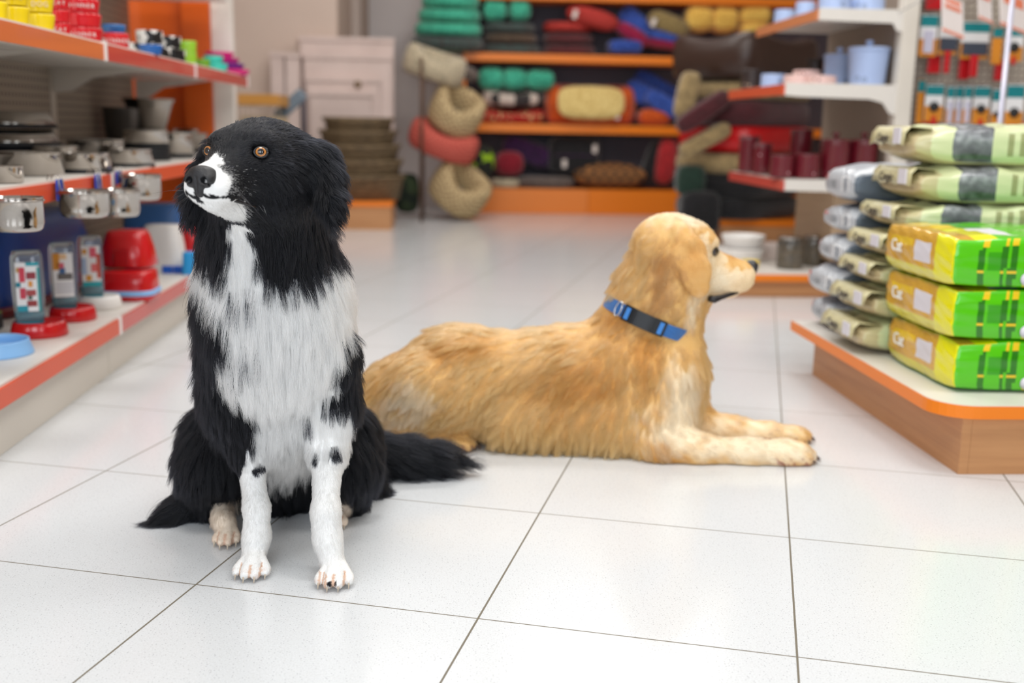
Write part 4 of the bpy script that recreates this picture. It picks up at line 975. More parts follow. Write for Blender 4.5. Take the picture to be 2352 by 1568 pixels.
def bag_mesh(L, W, Hh, nx=40, ny=22, nz=12, e=1.0, sag=.006, seed=0, pinch=0.0, wrinkle=.0025):
    """pillow shaped bag; returns verts, quads and the grid position of every quad"""
    r = random.Random(seed); vs = []; idx = {}; fs = []; info = []
    def P(u, v, w_):
        X = np.array((u, v, w_)); a = np.abs(X)
        ex = (a[0] ** 6) ; s = 1 - .10 * a[1] ** 4 * a[0] ** 4
        z = w_ * (1 - .22 * e * a[0] ** 6 - .20 * e * a[1] ** 6) ; y = v * (1 - .10 * e * a[2] ** 4 - .05 * e * a[0] ** 6); x = u * (1 - .06 * e * a[2] ** 4 - .03 * e * a[1] ** 4)
        z *= 1 - pinch * a[0] ** 10
        q = np.array((x * L / 2, y * W / 2, z * Hh / 2))
        n = math.sin(u * 9 + seed) * math.sin(v * 7 + seed * 2) + math.sin(u * 21 + w_ * 8 + seed) * .4 + math.sin(v * 17 - w_ * 12 + seed * 3) * .4
        return q * (1 + wrinkle * n / max(.02, Hh) * .25) + np.array((0, 0, n * wrinkle * (1 if w_ > .5 else .2)))
    def key(i, j, k):
        t_ = (i, j, k)
        if t_ not in idx: idx[t_] = len(vs); vs.append(P(2 * i / nx - 1, 2 * j / ny - 1, 2 * k / nz - 1))
        return idx[t_]
    for i in range(nx):
        for j in range(ny):
            for k, s in ((0, 'bottom'), (nz, 'top')): fs.append((key(i, j, k), key(i + 1, j, k), key(i + 1, j + 1, k), key(i, j + 1, k))); info.append((s, (i + .5) / nx, (j + .5) / ny))
    for i in range(nx):
        for k in range(nz):
            for j, s in ((0, 'front'), (ny, 'back')): fs.append((key(i, j, k), key(i + 1, j, k), key(i + 1, j, k + 1), key(i, j, k + 1))); info.append((s, (i + .5) / nx, (k + .5) / nz))
    for j in range(ny):
        for k in range(nz):
            for i, s in ((0, 'end'), (nx, 'far')): fs.append((key(i, j, k), key(i, j + 1, k), key(i, j + 1, k + 1), key(i, j, k + 1))); info.append((s, (j + .5) / ny, (k + .5) / nz))
    return vs, fs, info
def bag(name, x0, y0, z0, L, W, Hh, mats, pick, label, cat, group, seed=0, pinch=0.0, wr=.0025, res=(40, 22, 12), rz=0.0, e=1.0):
    o = thing(name, (x0 + L / 2, y0 + W / 2, z0), label, cat, group, rz=rz)
    vs, fs, info = bag_mesh(L, W, Hh, *res, seed=seed, pinch=pinch, wrinkle=wr, e=e)
    zmin = min(v[2] for v in vs)
    me = bpy.data.meshes.new('body'); me.from_pydata([(v[0], v[1], v[2] - zmin) for v in vs], [], fs); me.update()
    bm = bmesh.new(); bm.from_mesh(me); bmesh.ops.recalc_face_normals(bm, faces=bm.faces[:]); bm.to_mesh(me); bm.free()
    for m in mats: me.materials.append(m)
    me.polygons.foreach_set('material_index', [pick(*i) for i in info]); me.polygons.foreach_set('use_smooth', [True] * len(me.polygons))
    b = bpy.data.objects.new('body', me); COL.objects.link(b); b.parent = o
    return o, b
# green and yellow packs
gm = [mat('pack_green', (86, 196, 8), .22, coat=.5), mat('pack_bright_yellow', (238, 232, 10), .22, coat=.5), noise_mat('pack_grain', [(.35, (196, 142, 26)), (.65, (232, 184, 60))], 380, .25, 2, coat=.5),
      mat('pack_dark_green', (40, 120, 8), .25, coat=.5), mat('pack_label', (222, 218, 226), .4), mat('pack_pale_yellow', (222, 212, 60), .25, coat=.5), mat('pack_mid_green', (58, 160, 10), .25, coat=.5), mat('pack_warm_yellow', (236, 196, 30), .25, coat=.5)]
def pick_green(s, u, v):
    if s == 'end':
        if u < .24: return 1
        if .30 < u < .52 and .36 < v < .80: return 4
        if .20 < v < .25: return 4
        if v < .20: return 5
        return 7 if (v > .60 and .55 < u < .92 and v < .8) else 2
    if s == 'front':
        for c, w_ in ((.085, .010), (.155, .008), (.185, .012), (.33, .008), (.395, .010), (.54, .01), (.63, .012), (.8, .01)):
            if abs(u - c - .012 * (v - .5)) < w_: return 7 if (v > .84 or .30 < v < .36) else 3
        if .235 < u < .262 and .2 < v < .84: return 7
        if .268 < u < .285 and .25 < v < .95: return 1
        if .31 < u < .318 and .15 < v < .9: return 4
        if .22 < u < .27 and v < .18: return 5
        if .10 < u < .15 and .35 < v < .75: return 6
        if .40 < u < .62 and .2 < v < .7: return 6
        if .70 < u < .95: return 6
        return 0
    if s == 'top':
        if u < .05: return 2
        if v < .5 and u < .12: return 1
        if .10 < u < .22 and .1 < v < .45: return 4
        if u > .12: return 0
        return 7
    return 0
gl_ = ['bottom', 'middle', 'top']
for i in range(3):
    dx = (.012, 0, -.010)[i]
    o, b = bag('litter_pack', .955 + dx, 1.955, PZ + .001 + i * .1005, .62, .325, .101, gm, pick_green, gl_[i] + ' green and yellow pack of the stack at the near platform corner', 'pack', 'green and yellow packs', seed=i + 1, res=(96, 34, 18), e=.40, wr=.0018)
    text_mesh('lettering', 'Cat', .036, mat('lettering_white', (240, 240, 236), .4), b, (-.3150, .085, .055), (math.radians(90), 0, math.radians(-90)), .001)
    for tx, tz, sz, s in ((-.125, .052, .012, 'litter for cats'), (-.105, .05, .022, 'Cat'), (.02, .05, .014, 'absorbent')):
        text_mesh('lettering', s, sz, mat('lettering_white', (240, 240, 236), .4), b, (tx, -.1635, tz), (math.radians(90), math.radians(-84), 0), .0008)
    MB().lathe([(.010, 0), (.012, .0015), (.001, .002)], n=16).build('round_seal', gm[4], b, (-.165, -.163, .020)).rotation_euler = (math.radians(90), 0, 0)
# beige bags with grey picture band
bm_ = [noise_mat('bag_beige', [(.3, (196, 186, 140)), (.7, (216, 208, 166))], 12, .35, coat=.3), noise_mat('bag_picture', [(.3, (62, 62, 66)), (.55, (120, 122, 126)), (.8, (200, 202, 206))], 26, .25, coat=.5), mat('bag_pale_green', (214, 220, 172), .3, coat=.4), mat('bag_lines', (158, 160, 112), .35), mat('bag_dark_print', (74, 66, 62), .4), mat('bag_tan', (196, 178, 138), .4, coat=.2)]
def pick_beige(s, u, v):
    if s in ('front', 'top'):
        if u < .14: return 2 if u > .06 else 0
        if u < .30: return 1
        if s == 'front' and u > .36 and int(u * 42) % 2 and .18 < v < .86: return 3
        return 2
    if s == 'end': return 5
    return 0
BH = (.074, .071, .062, .064, .064, .083, .088)
for i in range(7):
    h_ = BH[i]; dx = (-.010, .005, .020, .035, .060, .085, .075)[i]
    names = ['lowest', 'second lowest', 'third lowest', 'middle', 'third highest', 'second highest', 'topmost']
    o, b = bag('food_bag', .925 + dx, 2.293, PZ + .001 + sum(BH[:i]), .58, .225, h_ + .0005, bm_, pick_beige, names[i] + ' beige dog food bag in the tall stack behind the green packs', 'bag', 'beige dog food bags', seed=10 + i, pinch=.25, wr=.0035, res=(84, 22, 10), rz=(.0, .03, -.02, .02, 0, .02, -.03)[i])
    # folded seal flap hanging over the end
    L2 = .29
    vs = []; fs = []
    for a in range(9):
        y = -.100 + .2 * a / 8
        for k, (dx_, dz) in enumerate(((.05, h_ * .90), (.0, h_ * .96), (-.012, h_ * .80), (-.016 - .003 * math.sin(a * 1.7 + i), h_ * (.50 + .04 * math.sin(a * 2.1 + i))))): vs.append((-L2 + dx_, y, dz))
    for a in range(8):
        for k in range(3): fs.append((a * 4 + k, a * 4 + 4 + k, a * 4 + 5 + k, a * 4 + 1 + k))
    f_ = mesh_obj('seal_flap', vs, fs, bm_[0], o, True); sf = f_.modifiers.new('thickness', 'SOLIDIFY'); sf.thickness = .0015
    text_mesh('lettering', 'Catgic', .028, bm_[4], f_, (-L2 - .0165, .02, h_ * .66), (math.radians(86), 0, math.radians(-90)), .0006)
    bc = MB()
    bc.box(-L2 - .0190, -L2 - .0155, -.088, -.048, h_ * .52, h_ * .92, b=.001); lab_ = bc.build('barcode_label', gm[4], f_)
    for q in range(5): MB().box(-L2 - .0198, -L2 - .0190, -.083 + q * .007, -.083 + q * .007 + .0035, h_ * .56, h_ * .88).build('bar', bm_[4], lab_) if False else None
# grey bags
gb_ = [noise_mat('bag_grey', [(.3, (160, 164, 172)), (.7, (196, 200, 206))], 16, .3, coat=.4), mat('bag_steel_blue', (92, 104, 118), .35, coat=.3), mat('bag_silver_end', (188, 192, 198), .32, coat=.3), mat('bag_barcode', (70, 84, 104), .4), mat('bag_label_white', (226, 228, 230), .4), mat('bag_red_mark', (206, 60, 50), .4), mat('bag_grey_print', (120, 124, 130), .4)]
def pick_grey(s, u, v):
    if s == 'end':
        if .10 < u < .34 and .22 < v < .80: return 3 if int(u * 60) % 2 and .28 < v < .74 and .14 < u < .31 else 4
        if .86 < u < .94 and .62 < v < .80: return 5
        if .45 < u < .85 and .30 < v < .60 and int(u * 30) % 2: return 6
        return 2
    return 1 if (s == 'front' or s == 'bottom') else 0
GH = (.078, .082, .077, .076, .098)
for i in range(5):
    h_ = GH[i]; names = ['lowest', 'second lowest', 'middle', 'second highest', 'topmost']
    o, b = bag('food_bag', .945 + (.0, -.012, .008, .018, .014)[i], 2.527, PZ + .001 + sum(GH[:i]), .52, .215, h_ + .0005, gb_, pick_grey, names[i] + ' silver grey food bag in the stack at the far end of the platform', 'bag', 'silver grey food bags', seed=30 + i, pinch=.12, wr=.002, res=(40, 48, 16), rz=(0, .02, -.02, .02, -.01)[i])

# ---------------- gondola behind, seen from its end ----------------
gd = thing('shelving_unit', (1.45, 4.35, 0), 'white metal shelving end with patterned tins behind the stacked bags', 'shelving')
PX = 1.655
sub(MB().box(PX, PX + .06, 3.995, 4.05, 0, 1.7, b=.003).build('upright', cream_metal), gd)
sub(MB().box(PX + .005, PX + .03, 4.05, 4.80, .1, 1.7).build('back_panel', mat('taupe_panel', (150, 134, 120), .6)), gd)
sub(MB().box(1.47, 1.60, 4.06, 4.5, .1365, .45).build('side_board', noise_mat('light_wood', [(.3, (176, 148, 118)), (.7, (190, 162, 132))], 4, .5, 3, (1, 1, 12))), gd)
for nm, z, xf, st in (('shelf', 1.062, 1.335, mat('orange_strip_light', (214, 132, 84), .35)), ('shelf', .795, 1.228, strip_dk), ('shelf', .445, 1.25, strip_red)):
    s = sub(MB().box(xf + .01, PX, 4.0, 4.79, z - .018, z).build(nm, white_metal), gd)
    e = MB(); e.prism([(xf + .008, z - .042), (xf + .008, z + .003), (PX, z + .003), (PX, z - .105), (PX - .022, z - .100), (PX - .05, z - .062), (PX - .10, z - .05), (xf + .06, z - .046)] if z < 1.05 and z > .5 else [(xf + .008, z - .040), (xf + .008, z + .003), (PX, z + .003), (PX, z - .075), (PX - .02, z - .07), (PX - .035, z - .045)], 'Y', 3.997, 4.0035); eo = e.build('end_bracket', white_metal); eo.parent = s
    st_ = MB().box(xf, xf + .008, 4.004, 4.79, z - .040, z - .002).build('price_strip', st); st_.parent = s
pb = thing('display_platform', (1.30, 4.2, 0), 'low wooden platform with orange edge behind the muzzle of the golden retriever', 'platform')
sub(MB().box(.985, 1.62, 3.99, 4.85, .062, .088, b=.004).build('orange_edge', orange), pb)
sub(MB().box(.99, 1.62, 3.995, 4.85, .0885, .100).build('top_board', white_metal), pb)
sub(MB().box(1.02, 1.60, 4.015, 4.85, 0, .0615).build('front_board', wood), pb)
# tins
tin_b = noise_mat('paw_print_blue', [(0, (176, 196, 236)), (.10, (60, 70, 96)), (.15, (178, 198, 238)), (1, (186, 206, 242))], 18, .35, kind='voronoi', interp='CONSTANT')
tin_r = noise_mat('maroon_print', [(0, (214, 170, 176)), (.08, (214, 170, 176)), (.10, (104, 20, 34)), (1, (92, 16, 28))], 20, .2, kind='voronoi', interp='CONSTANT', coat=.6)
tin_p = noise_mat('pink_print', [(0, (120, 80, 80)), (.10, (120, 80, 80)), (.13, (232, 196, 190)), (1, (236, 204, 198))], 24, .4, kind='voronoi', interp='CONSTANT')
tin_k = noise_mat('dark_print', [(0, (190, 170, 150)), (.10, (160, 130, 110)), (.13, (52, 40, 38)), (1, (46, 36, 34))], 26, .4, kind='voronoi', interp='CONSTANT')
def tin(px0, px1, py1, Y, z, m, label, group, lid=True, taper=1.0, hpx=None, name='storage_tin', knob=True, sq=1.0):
    c = on('Y', Y, (px0 + px1) / 2, py1); k = mpp(c); R_ = (px1 - px0) * k / 2; Hh = hpx * k
    o = thing(name, (c[0], Y, z), label, 'tin', group)
    MB().lathe([(R_ * taper, 0), (R_ * taper * 1.01, .003), (R_ * .99, Hh - .003), (R_, Hh), (R_ * .9, Hh + .001), (.001, Hh + .001)], n=32, squash=sq).build('body', m).parent = o
    if lid: 
        l_ = MB().lathe([(R_ * 1.03, Hh + .001), (R_ * 1.04, Hh + .012), (R_ * .98, Hh + .016), (.001, Hh + .018)], n=32, squash=sq).build('lid', m); l_.parent = o
        if knob: MB().lathe([(.006, Hh + .018), (.006, Hh + .026), (.014, Hh + .030), (.014, Hh + .040), (.001, Hh + .044)], n=16).build('knob', m).parent = l_
    return o
zs = .799; g1 = 'blue paw print tins on the white shelf'
tin(1945, 2036, 188, 4.10, zs, tin_b, 'large light blue tin with lid and knob, the nearest on the middle right shelf', g1, hpx=74, taper=.86)
tin(1890, 1958, 188, 4.34, zs, tin_b, 'light blue tin with lid just left of the largest blue tin', g1, hpx=64, taper=.9)
tin(1855, 1920, 186, 4.09, zs, tin_p, 'low pink printed bowl left of the blue tins', 'pink printed bowls', lid=False, hpx=18)
tin(1800, 1868, 186, 4.16, zs, tin_p, 'low pink printed bowl at the front corner of the middle right shelf', 'pink printed bowls', lid=False, hpx=20)
tin(1822, 1884, 170, 4.26, zs + .03, tin_p, 'pink printed bowl stacked above the two low pink bowls', 'pink printed bowls', lid=False, hpx=16)
tin(1748, 1806, 188, 4.45, zs, tin_b, 'low light blue bowl left of the pink bowls', g1, lid=False, hpx=28)
tin(1702, 1752, 190, 4.66, zs, tin_k, 'dark patterned tin at the far end of the middle right shelf', 'dark patterned tins', hpx=34, knob=False)
tin(1852, 1890, 170, 4.62, zs, tin_k, 'dark patterned tin behind the pink bowls', 'dark patterned tins', hpx=60, knob=False)
zs = .4495; g2 = 'maroon printed tins on the lower right shelf'
tin(1880, 1946, 412, 4.10, zs, tin_r, 'maroon tin with knob just left of the topmost grey bag', g2, hpx=78)
tin(1945, 2010, 412, 4.12, zs, tin_r, 'maroon tin with knob behind the topmost beige bag', g2, hpx=78)
tin(1766, 1822, 412, 4.10, zs, tin_r, 'low maroon bowl at the front corner of the lower right shelf', g2, lid=False, hpx=50)
tin(1824, 1880, 412, 4.08, zs, tin_r, 'low maroon bowl between the corner bowl and the knobbed tins', g2, lid=False, hpx=54)
tin(1694, 1740, 410, 4.60, zs, tin_r, 'maroon tin at the far end of the lower right shelf', g2, hpx=72, knob=False)
tin(1728, 1768, 410, 4.42, zs, tin_r, 'dark maroon tin second from the far end of the lower right shelf', g2, hpx=60, knob=False)
tin(1812, 1862, 380, 4.42, zs, tin_r, 'tall maroon tin behind the two low maroon bowls', g2, hpx=92, knob=False)
zs = 1.0645
for i, (a, b_, Y, hh) in enumerate(((1780, 1826, 4.62, 30), (1828, 1872, 4.36, 34), (1880, 1950, 4.10, 30), (1952, 2030, 4.12, 30))):
    tin(a, b_, 20, Y, zs, tin_b, ('farthest', 'second farthest', 'second nearest', 'nearest')[i] + ' blue paw print tin on the top right shelf', 'blue tins on the top right shelf', lid=False, hpx=hh)
# things on the platform
zp = .1005
glass = mat('jar_glass', (235, 238, 235), .05, trans=.95); pebble = noise_mat('dark_kibble', [(.3, (96, 78, 56)), (.7, (150, 128, 98))], 60, .7)
for (a, b_, yb, hh, Y, lb) in ((1782, 1842, 622, 66, 4.10, 'glass jar filled with kibble on the platform beside the muzzle'), (1842, 1888, 614, 62, 4.20, 'glass jar of kibble partly hidden by the grey bags')):
    c = on('Y', Y, (a + b_) / 2, yb); k = mpp(c); R_ = (b_ - a) * k / 2; Hh = hh * k
    o = thing('kibble_jar', (c[0], Y, zp), lb, 'jar', 'jars of kibble')
    MB().lathe([(R_ * .95, 0), (R_, .004), (R_, Hh * .9), (R_ * .9, Hh)], n=28).build('glass', glass).parent = o
    MB().lathe([(R_ * .9, .003), (R_ * .93, .006), (R_ * .93, Hh * .80), (.001, Hh * .82)], n=28).build('kibble', pebble).parent = o
    MB().lathe([(R_ * .92, Hh + .0005), (R_ * .96, Hh + .002), (R_ * .94, Hh + .010), (.001, Hh + .011)], n=28).build('lid', steel_b).parent = o
for (px, yb, wd, hh, Y, m, lb) in ((1700, 610, 108, 32, 4.30, wh_pl, 'lower wide white bowl in the stack behind the dog muzzle'), (1775, 600, 80, 34, 4.42, mat('pinkish_ceramic', (220, 204, 196), .3), 'pinkish white bowl between the wide white bowls and the jars')):
    c = on('Y', Y, px, yb); k = mpp(c); deep_bowl((c[0], Y, zp), wd * k / 2, hh * k, m, lb, taper=.8)
c = on('Y', 4.30, 1706, 570); k = mpp(c); deep_bowl((c[0], 4.30, zp + 33 * k), 50 * k, 28 * k, wh_pl, 'upper white bowl in the stack behind the dog muzzle', taper=.8)
c = on('Y', 4.08, 1722, 600); deep_bowl((c[0], 4.08, zp), 22 * mpp(c), .030, mat('yellow_plastic', (232, 200, 20), .35), 'small yellow cup just above the muzzle of the golden retriever', taper=.9)

# ---------------- peg wall with hanging packs ----------------
pw = thing('peg_wall', (2.2, 4.14, 0), 'white perforated wall with hooks at the right edge of the picture', 'peg wall')
sub(MB().box(1.735, 3.0, 4.14, 4.16, 0, 1.8).build('panel', peg), pw)
hk = mat('hook_steel', (200, 200, 205), .25, 1.0)
tealc = mat('teal_print', (10, 130, 136), .4); orc = mat('amber_print', (220, 140, 40), .4); whc = mat('card_white', (240, 238, 238), .5); blk_br = mat('brush_black', (30, 28, 30), .5); redh = mat('red_handle', (200, 16, 26), .35); navy = mat('slate_blade', (62, 68, 82), .4)
PK = {}
def hang_pack(px0, px1, py0, py1, Y, kind, label):
    c = on('Y', Y, (px0 + px1) / 2, (py0 + py1) / 2); k = mpp(c); wdt = (px1 - px0) * k; hgt = (py1 - py0) * k
    o = thing('hanging_pack', (c[0], Y, c[2] - hgt / 2), label, 'hanging pack', 'grooming packs on the peg wall')
    MB().box(-wdt / 2, wdt / 2, -.001, .001, 0, hgt, b=.0004).build('backing_card', whc if kind != 'amber' else orc).parent = o
    MB().box(-wdt / 2, wdt / 2, -.0022, -.0011, hgt * .72, hgt * .98, b=.0004).build('header_print', tealc).parent = o
    if kind != 'white': MB().box(-wdt / 2, wdt / 2, -.0022, -.0011, 0, hgt * .42, b=.0004).build('lower_print', orc).parent = o
    if kind == 'brush':
        MB().lathe([(wdt * .12, -.016), (wdt * .26, -.010), (wdt * .28, -.003), (wdt * .1, -.002)], n=20).build('brush_head', blk_br, o, (0, 0, hgt * .40)).rotation_euler = (math.radians(-90), 0, 0)
        kids(o)[-1].scale = (1, 1.7, 1)
        MB().box(-wdt * .10, wdt * .10, -.014, -.003, -hgt * .10, hgt * .14, b=.003).build('handle', redh).parent = o
    if kind == 'blade':
        MB().box(-wdt * .44, wdt * .44, -.014, -.003, hgt * .10, hgt * .44, b=.003).build('comb_block', navy).parent = o
        MB().box(-wdt * .14, wdt * .14, -.014, -.003, -hgt * .50, hgt * .10, b=.004).build('handle', redh).parent = o
    if kind == 'strip': 
        MB().box(-wdt * .28, wdt * .28, -.010, -.0025, hgt * .08, hgt * .62, b=.002).build('comb', mat('pale_comb', (200, 196, 214), .4)).parent = o
    MB().tube([(0, -.03, hgt + .004), (0, .0, hgt + .002), (0, 4.14 - Y, hgt + .002)], .002, 6).build('hook', hk).parent = o
    return o
rows = [(2112, 2152, 36, 128, 'strip', 'teal and white comb pack in the upper row, right beside the white post'), (2156, 2200, 40, 124, 'blade', 'pack with dark blade and red handle under the leftmost price card'), (2206, 2272, 52, 134, 'blade', 'wide pack with slate coloured blade in the middle of the upper row'), (2278, 2302, 64, 146, 'amber', 'narrow amber pack in the upper row left of the thin pole'), (2308, 2350, 62, 140, 'brush', 'black brush pack in the upper row at the right picture edge'),
        (2106, 2122, 184, 282, 'amber', 'amber pack in the lower row right beside the white post'), (2124, 2166, 196, 278, 'brush', 'oval black brush pack in the lower row left of the comb packs'), (2172, 2190, 200, 288, 'strip', 'first of the slim comb packs in the lower row'), (2192, 2210, 200, 288, 'strip', 'second of the slim comb packs in the lower row'), (2212, 2230, 200, 288, 'strip', 'last of the slim comb packs in the lower row'), (2234, 2272, 200, 284, 'brush', 'black brush pack with white label in the middle of the lower row'), (2276, 2302, 206, 300, 'brush', 'narrow black brush pack in the lower row beside the thin pole'), (2308, 2350, 196, 300, 'brush', 'large oval brush pack in the lower row at the right picture edge')]
for i, (a, b_, c0_, c1_, kd_, lb) in enumerate(rows): hang_pack(a, b_, c0_, c1_, 4.04 + .012 * (i % 3), kd_, lb)
for i, (a, b_, c0_, c1_, lb) in enumerate(((2124, 2168, -20, 22, 'red leash bundle at the top beside the white post'), (2128, 2158, 128, 168, 'red nylon pouch hanging below the upper row, left of the others'), (2282, 2300, 138, 185, 'red nylon strap hanging below the amber pack'), (2322, 2352, 280, 330, 'red handled scissors pack low beside the thin pole'), (2200, 2224, 130, 182, 'red nylon pouch hanging below the blade pack in the middle'), (2112, 2150, 276, 320, 'red pack low behind the topmost beige bag'))):
    Y = 4.10; c = on('Y', Y, (a + b_) / 2, (c0_ + c1_) / 2); k = mpp(c)
    o = thing('red_pack', (c[0], Y, c[2]), lb, 'hanging pack', 'red packs on the peg wall')
    MB().box(-(b_ - a) * k / 2, (b_ - a) * k / 2, -.012, .0, -(c1_ - c0_) * k / 2, (c1_ - c0_) * k / 2, b=.004).build('pouch', redh).parent = o
    MB().tube([(0, -.02, (c1_ - c0_) * k / 2 + .004), (0, .038, (c1_ - c0_) * k / 2 + .004)], .002, 6).build('hook', hk).parent = o
# price cards in clear sleeves, leaning forward
orange_txt = mat('orange_red_print', (226, 92, 44), .4); sleeve = mat('glossy_card', (236, 226, 222), .08, coat=1.0)
for i, (px, py, wpx, hpx, rz, s) in enumerate(((2188, 38, 66, 96, .30, 'Nuovo!'), (2262, 12, 44, 84, .35, ''), (2328, 28, 86, 92, .30, ''))):
    Y = 3.72 + .02 * i; c = on('Y', Y, px, py); k = mpp(c); w_, h_ = wpx * k, hpx * k
    o = thing('price_card', (c[0], Y, c[2]), ('glossy price card with orange word on it, hanging tilted left of the other cards', 'tilted white card with orange picture, between the other price cards', 'glossy price card tilted at the upper right corner')[i], 'price card', 'tilted price cards'); o.rotation_euler = (math.radians(-22), math.radians(14), rz)
    MB().box(-w_ / 2, w_ / 2, -.0012, .0012, -h_ / 2, h_ / 2, b=.0005).build('card', sleeve).parent = o
    MB().box(-w_ * .36, w_ * .36, -.0026, -.0014, h_ * .16, h_ * .44, b=.0004).build('print_block', mat('salmon_print', (232, 130, 96), .3) if i != 1 else orange_txt).parent = o
    MB().box(-w_ / 2, w_ / 2, -.0026, -.0014, -h_ * .49, -h_ * .42, b=.0004).build('bottom_band', mat('salmon_print', (232, 130, 96), .3)).parent = o
    if s: text_mesh('lettering', s, w_ * .24, whc, o, (0, -.003, h_ * .30), (math.radians(90), 0, 0), .0006)
    MB().tube([(0, 0, h_ / 2), (0, .02, h_ / 2 + .06), (0, .40, h_ / 2 + .08)], .0016, 6).build('wire', hk).parent = o
c = on('Y', 3.0, 2305, 200); tag(MB().tube([(c[0], 3.0, .137 if False else 0), (c[0], 3.0, 1.0), (c[0], 3.0, .93)][:2], .007, 12).build('display_pole', mat('pale_pole', (206, 204, 220), .3, .3)), 'thin pale metal pole standing behind the beige bags at the right edge', 'pole')
# ---------------- back wall shelving ----------------
bk_ = thing('shelving_unit', (1.3, 8.05, 0), 'orange shelving with pet beds along the back wall', 'shelving')
drk = mat('slate_back_panel', (84, 82, 92), .7)
sub(MB().box(.13, 2.9, 8.24, 8.26, 0, 2.1).build('back_panel', drk), bk_)
sub(MB().box(.14, 1.02, 7.85, 8.24, 0.001, .18, b=.003).build('base_board', mat('orange_laminate_light', (240, 136, 52), .4)), bk_)
sub(MB().box(1.022, 2.9, 7.85, 8.24, 0.001, .18, b=.003).build('base_board', orange), bk_)
for z0_, z1_ in ((.578, .640), (1.070, 1.126), (1.492, 1.545)): sub(MB().box(.10, 2.9, 7.85, 8.24, z0_, z1_, b=.004).build('shelf', orange), bk_)
sub(MB().box(.105, .125, 7.90, 8.26, 0.001, 2.1).build('side_panel', orange), bk_)
def fab(n, a, b=None, sc=40, kind='noise', st=(1, 1, 1), **kw):
    b = b or tuple(max(0, int(v * .78)) for v in a)
    return noise_mat(n, [(.35, b), (.65, a)], sc, .9, 2, st, bump=.3, kind=kind, sheen=.3, **kw)
F_teal = fab('teal_fleece', (84, 206, 168), (36, 146, 120)); F_tealdk = fab('teal_tweed', (70, 100, 96), (70, 54, 50), 60); F_brown = fab('brown_weave', (104, 84, 66), (74, 58, 44), 50); F_redk = noise_mat('red_knit', [(.4, (150, 40, 40)), (.6, (214, 70, 58))], 90, .9, kind='checker', interp='CONSTANT')
F_maroon = fab('maroon_knit', (110, 44, 48), (70, 30, 34), 60); F_blue = fab('blue_fleece', (60, 96, 190), (34, 62, 140)); F_mag = fab('magenta_cloth', (170, 10, 70)); F_tan = fab('tan_plush', (160, 136, 84)); F_yel = fab('yellow_plush', (252, 210, 104), (226, 172, 70)); F_org = fab('orange_cloth', (232, 98, 10), (190, 70, 6)); F_cream = fab('cream_fleece', (240, 214, 140), (216, 184, 110)); F_plaid = noise_mat('white_plaid', [(.4, (60, 54, 54)), (.6, (214, 196, 184))], 9, .9, kind='checker', interp='CONSTANT', coords='Object'); F_redp = noise_mat('red_print', [(.45, (176, 24, 26)), (.6, (226, 196, 140))], 30, .9, 1, interp='CONSTANT')
F_purp = fab('purple_cloth', (72, 28, 84), (44, 18, 54)); F_black = fab('black_cloth', (24, 22, 26), (14, 13, 16)); F_red = fab('red_cloth', (150, 8, 36)); F_bplaid = noise_mat('brown_plaid', [(.35, (60, 44, 34)), (.5, (140, 88, 44)), (.65, (166, 112, 62))], 26, .9, kind='checker'); F_bei = noise_mat('beige_weave', [(.4, (150, 124, 88)), (.6, (214, 190, 144))], 55, .9, kind='checker'); F_fleece = fab('beige_fleece', (206, 190, 160)); F_grey = fab('grey_cloth', (110, 96, 88)); F_dk = fab('dark_inner', (52, 44, 42)); F_pink = noise_mat('coral_print', [(.4, (176, 60, 60)), (.6, (214, 110, 90))], 70, .9, kind='checker'); F_lime = noise_mat('lime_black', [(.5, (20, 24, 16)), (.55, (150, 190, 20))], 14, .8, 2, interp='CONSTANT')
F_bord = fab('maroon_cloth', (84, 26, 34)); F_choc = mat('brown_leather', (62, 42, 34), .35); F_redl = mat('red_leather', (196, 6, 16), .3); F_beic = fab('beige_canvas', (176, 150, 104)); F_green = fab('dark_green_cloth', (28, 58, 44))
def superq(sx_, sy_, sz_, e1=.7, e2=.6, n=28, m_=14, bump=0.0, seed=0):
    vs = []; fs = []; r = random.Random(seed); ph = r.uniform(0, 6)
    sg = lambda v, e: math.copysign(abs(v) ** e, v)
    for i in range(m_ + 1):
        a = -math.pi / 2 + math.pi * i / m_
        for k in range(n):
            b = 2 * math.pi * k / n; w_ = 1 + bump * (math.sin(3 * b + ph) + .6 * math.sin(5 * b - ph * 2))
            vs.append((sx_ * sg(math.cos(a), e1) * sg(math.cos(b), e2) * w_, sy_ * sg(math.cos(a), e1) * sg(math.sin(b), e2) * w_, sz_ * sg(math.sin(a), e1) * (1 + bump * math.sin(4 * b + ph))))
    for i in range(m_):
        for k in range(n): fs.append((i * n + k, i * n + (k + 1) % n, (i + 1) * n + (k + 1) % n, (i + 1) * n + k))
    return vs, fs
